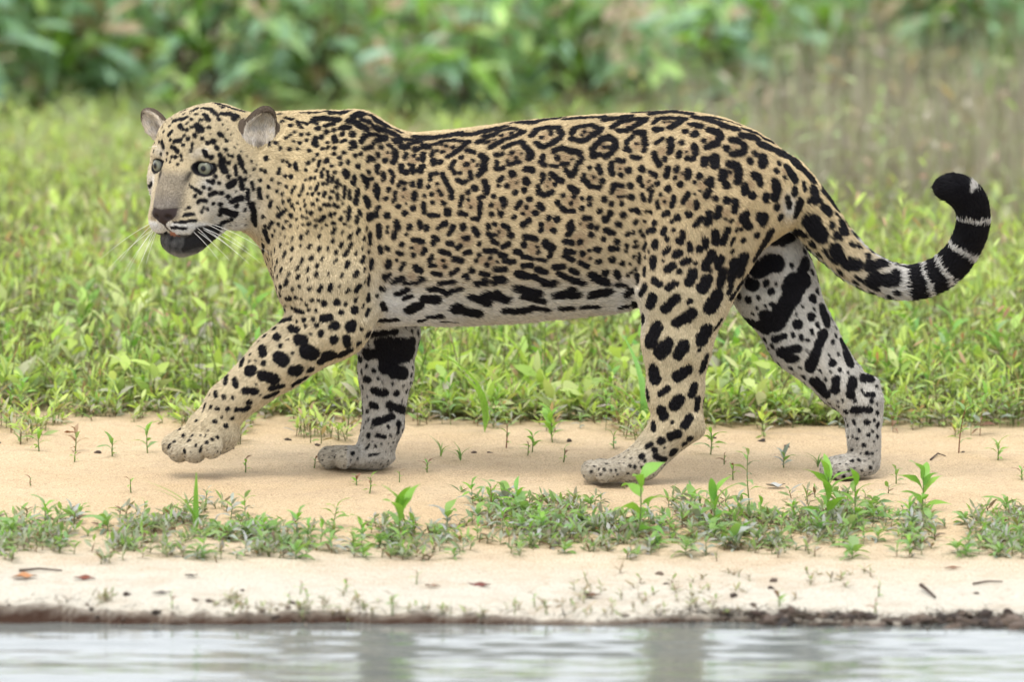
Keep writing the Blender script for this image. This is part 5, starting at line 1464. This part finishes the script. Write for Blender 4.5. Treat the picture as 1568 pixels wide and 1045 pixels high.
# --- shrubs at the back
def build_shrub(h, w, n_leaf, kinds):
    root = bpy.data.objects.new('shrub', None); link(root)
    tips = []
    for i in range(7):
        a = random.uniform(0, 6.28); r = w * random.uniform(0.2, 0.9)
        pts = [(math.cos(a) * r * t ** 1.3, math.sin(a) * r * t ** 1.3, h * random.uniform(0.9, 1.0) * t) for t in np.linspace(0, random.uniform(0.75, 1), 6)]
        v, f = strand(pts, 0.010, 0.004, 5)
        obj('stem', mesh_from('stem', v, f, M_WOOD), root)
        tips.append(np.array(pts))
    for i in range(n_leaf):
        pts = random.choice(tips); k = random.randint(1, 5); p = pts[k] + np.array([random.gauss(0, 0.08), random.gauss(0, 0.08), random.gauss(0, 0.05)])
        L = random.uniform(0.12, 0.25)
        obj('leaf', LEAF[random.choice(kinds)], root, p, leaf_rot(random.uniform(0, 6.28), random.uniform(-0.3, 1.25), random.gauss(0, 0.5)), (L, L * random.uniform(0.8, 1.2), L))
    m = 420
    idx = rng.integers(0, 7, m); tt = rng.integers(0, 6, m)
    P0 = np.array([tips[a][b] for a, b in zip(idx, tt)]) + rng.normal(0, 0.11, (m, 3)) * (1, 1, 0.8)
    P0[:, 2] = np.clip(P0[:, 2], 0.02, None)
    Ls = rng.uniform(0.06, 0.15, m)
    o = mass_object('foliage', [leaf_mass(P0, rng.uniform(0, 6.28, m), rng.normal(0.2, 0.5, m), Ls, Ls * rng.uniform(0.18, 0.34, m), pick([(0.25, 0.42, 0.23), (0.32, 0.50, 0.32), (0.40, 0.58, 0.20), (0.30, 0.48, 0.34), (0.34, 0.26, 0.16)], m))], M_TINT2, root)
    o['kind'] = 'stuff'
    return root
sh = [build_shrub(0.56, 0.34, 58, ['lances', 'longs', 'longy', 'longs']), build_shrub(0.50, 0.36, 56, ['longs', 'lancey', 'longy']), build_shrub(0.60, 0.32, 52, ['longs', 'lances', 'lancey'])]
used = set()
ROWS = [[(-1.45, 7.1), (-1.12, 7.3), (-0.80, 7.0), (-0.47, 7.25), (-0.15, 7.05), (0.18, 7.3), (0.50, 7.15), (0.86, 7.7), (1.20, 7.6), (1.54, 7.8)],
        [(-1.7, 8.1), (-1.2, 8.3), (-0.62, 8.1), (0.05, 8.2), (0.65, 8.25), (1.25, 8.5), (1.8, 8.4)]]
ORD = ['leftmost', 'second from the left', 'third from the left', 'fourth from the left', 'fifth from the left', 'sixth from the left', 'seventh from the left', 'eighth from the left', 'ninth from the left', 'rightmost']
for r_, row in enumerate(ROWS):
    for i, (x, y) in enumerate(row):
        o = keep_or_copy(sh[(i + r_) % 3], used, (x, y, float(ground_z(x, y, False)) - 0.02), random.uniform(0, 6.28), random.uniform(0.9, 1.12))
        where = ORD[i] if i < len(row) - 1 else 'rightmost'
        tag(o, 'blurred large leaved green shrub, ' + where + (' in the front row at the back' if r_ == 0 else ' in the hindmost row'), 'shrub', 'shrubs at the back')
# ------------------------------------------------------------------ litter on the sand
def fallen(name, px, py, L, wid, col, label, curl=0.35, rz=None):
    m = NT('litter_' + str(px)); no = m.noise(40, 3, 0.6, m.coord())
    r = m.ramp(no.outputs[0], [(0.3, tuple(c * 0.6 for c in col)), (0.7, tuple(c * 1.25 for c in col))])
    m.bsdf(r.outputs[0], 0.75, 0.25)
    v, f = blade(wid, 0.0, 8, 0.6, 0.45, 0.3)
    v = v.copy(); v[:, 2] = v[:, 2] * 0.5 + curl * (v[:, 0] - 0.5) ** 2 * 0.8
    top = len(v)
    v2 = v - np.array([0, 0, 0.02]); fs = np.concatenate([f, f[:, ::-1] + top])
    me = mesh_from(name, np.concatenate([v, v2]), fs, m.mat)
    p = on_ground(px, py); p[2] = float(ground_z(p[0], p[1])) + 0.002
    o = obj(name, me, None, p, (random.uniform(-.3, .3), 0, random.uniform(-0.4, 0.4) if rz is None else rz), L)
    return tag(o, label, 'leaf')
fallen('fallen_leaf', 18, 888, 0.05, 0.4, (0.42, 0.20, 0.09), 'orange brown fallen leaf on the pale sand at the far left')
fallen('fallen_leaf', 112, 886, 0.045, 0.3, (0.17, 0.055, 0.035), 'dark red brown curled leaf on the pale sand, second from the left')
fallen('fallen_leaf', 282, 886, 0.028, 0.4, (0.07, 0.06, 0.055), 'small blackish dead leaf on the pale sand below the weed strip', 0.8)
fallen('fallen_leaf', 232, 914, 0.04, 0.3, (0.10, 0.085, 0.075), 'thin dark grey leaf on the pale sand near the water', 0.6)
fallen('fallen_leaf', 650, 898, 0.032, 0.3, (0.25, 0.13, 0.08), 'brown leaf scrap below the weed strip, under the chest')
fallen('fallen_leaf', 716, 899, 0.045, 0.35, (0.14, 0.05, 0.04), 'dark maroon curled leaf below the weed strip, under the belly', 0.9)
fallen('fallen_leaf', 892, 917, 0.034, 0.5, (0.13, 0.05, 0.035), 'dark red dead leaf with a sprig beside it near the water', 0.9)
fallen('fallen_leaf', 1172, 752, 0.042, 0.5, (0.42, 0.42, 0.39), 'pale whitish dry leaf on the sand between the hind paws', 0.9)
fallen('fallen_leaf', 1445, 872, 0.035, 0.25, (0.22, 0.13, 0.08), 'thin brown leaf on the sand below the tall bright weed')
fallen('fallen_leaf', 1206, 944, 0.028, 0.6, (0.33, 0.16, 0.06), 'small orange leaf caught in the dark mud at the waterline', 0.9)
fallen('fallen_leaf', 98, 668, 0.03, 0.45, (0.38, 0.17, 0.08), 'rust coloured leaf at the left meadow edge')
def twig(pts, r, label, col=(0.07, 0.05, 0.04)):
    m = NT('twig'); m.bsdf(col, 0.85, 0.2)
    w = []
    for px, py, up in pts:
        p = on_ground(px, py); p[2] = float(ground_z(p[0], p[1])) + up; w.append(p)
    v, f = strand(np.array(w), r, r * 0.5, 6)
    c = np.mean(w, 0)
    o = obj('twig', mesh_from('twig', v - c, f, m.mat), None, c)
    return tag(o, label, 'twig')
twig([(30, 878, .004), (60, 876, .006), (95, 876, .003)], 0.003, 'short black twig beside the orange leaf at the far left')
twig([(1410, 905, .01), (1420, 910, .008), (1432, 920, .004)], 0.004, 'crooked black twig sticking up from the pale sand at the right')
twig([(1490, 898, .003), (1512, 897, .005), (1535, 895, .003)], 0.0025, 'thin dark twig lying on the pale sand at the far right')
twig([(1425, 708, .002), (1436, 700, .004), (1448, 703, .002)], 0.002, 'small brown twig on the sand under the tail')
# mud, roots and clods along the water, mostly to the right
def clod(seed):
    v, fl = uv_sphere(12, 9)
    v = np.array(v); r_ = np.random.default_rng(seed)
    k = r_.normal(0, 1, (5, 3))
    d = 1 + 0.30 * sum(np.sin(v @ q * 2.6 + i) for i, q in enumerate(k)) / 2 + r_.normal(0, 0.10, len(v))
    return mesh_from('mud_clod', v * d[:, None], fl, M_MUD)
_m = NT('mud'); _no = _m.noise(45, 4, 0.6, _m.coord())
_inf = _m.n('ShaderNodeObjectInfo')
_rr = _m.ramp(_inf.outputs['Random'], [(0.0, (0.030, 0.022, 0.018)), (0.5, (0.085, 0.055, 0.04)), (1.0, (0.24, 0.18, 0.135))])
_b = _m.bsdf(_rr.outputs[0], 0.6, 0.4); _m.bump(_no.outputs[0], 0.8, 0.004, _b)
M_MUD = _m.mat
cl = [clod(i) for i in range(5)]
CENTRES = [150, 230, 420, 560, 940, 1010, 1090, 1150, 1180, 1230, 1260, 1320, 1420, 1440, 1470, 1500, 1540]
for i in range(210):
    px = random.gauss(random.choice(CENTRES), 30)
    if px < 900 and random.random() < 0.6: continue
    x = (px - 784) * S * 0.93
    y = float(edge_y(x)) + (random.gauss(0.03, 0.035) if px > 1150 else random.gauss(0.012, 0.018))
    s = random.uniform(0.0025, 0.0065) * (1.5 if px > 1150 else 0.6)
    z = max(float(ground_z(x, y)), WATER_Z - 0.003) + s * 0.1
    o = obj('mud_clod', random.choice(cl), None, (x, y, z), (random.uniform(-.4, .4), random.uniform(-.4, .4), random.uniform(0, 6)), (s * random.uniform(1.2, 3.2), s * random.uniform(1, 1.6), s * random.uniform(0.5, 1.1)))
    tag(o, 'dark lump of wet mud along the broken edge of the bank', 'mud', 'mud lumps along the waterline')
# root hairs, straw and rotting bits caught along the water
n = 1500
px = np.concatenate([rng.normal(rng.choice([1100, 1220, 1260, 1430, 1480, 1540], 1240), 45), rng.uniform(0, 1568, 260)])
x = (px - 784) * S * 0.93
y = edge_y(x) + rng.normal(0.022, 0.028, n) + np.where(px > 1150, rng.normal(0.015, 0.03, n), 0)
z = np.maximum(ground_z(x, y), WATER_Z) + rng.uniform(0, 0.004, n)
az = rng.uniform(0, 6.28, n)
o = mass_object('debris', [blades_mass(np.stack([x, y, z], 1), rng.uniform(0.003, 0.012, n), az, rng.uniform(0.5, 4.0, n), rng.uniform(0.0006, 0.0018, n), pick([(0.06, 0.045, 0.035), (0.13, 0.09, 0.065), (0.24, 0.19, 0.15), (0.035, 0.03, 0.03), (0.30, 0.25, 0.2)], n, 0.2))], M_TINT)
tag(o, 'tangle of dark rotting straw and roots along the waterline', 'debris', kind='stuff')
for i in range(30):
    px, py = random.uniform(0, 1568), random.choice([random.uniform(872, 950), random.uniform(672, 700)])
    p = on_ground(px, py); p[2] = float(ground_z(p[0], p[1])) + 0.001
    s = random.uniform(0.002, 0.006)
    tag(obj('clod', random.choice(cl), None, p, (0, 0, random.uniform(0, 6)), (s * 1.6, s, s * 0.7)), 'small dark crumb of earth lying on the sand', 'clod', 'crumbs of earth on the sand')
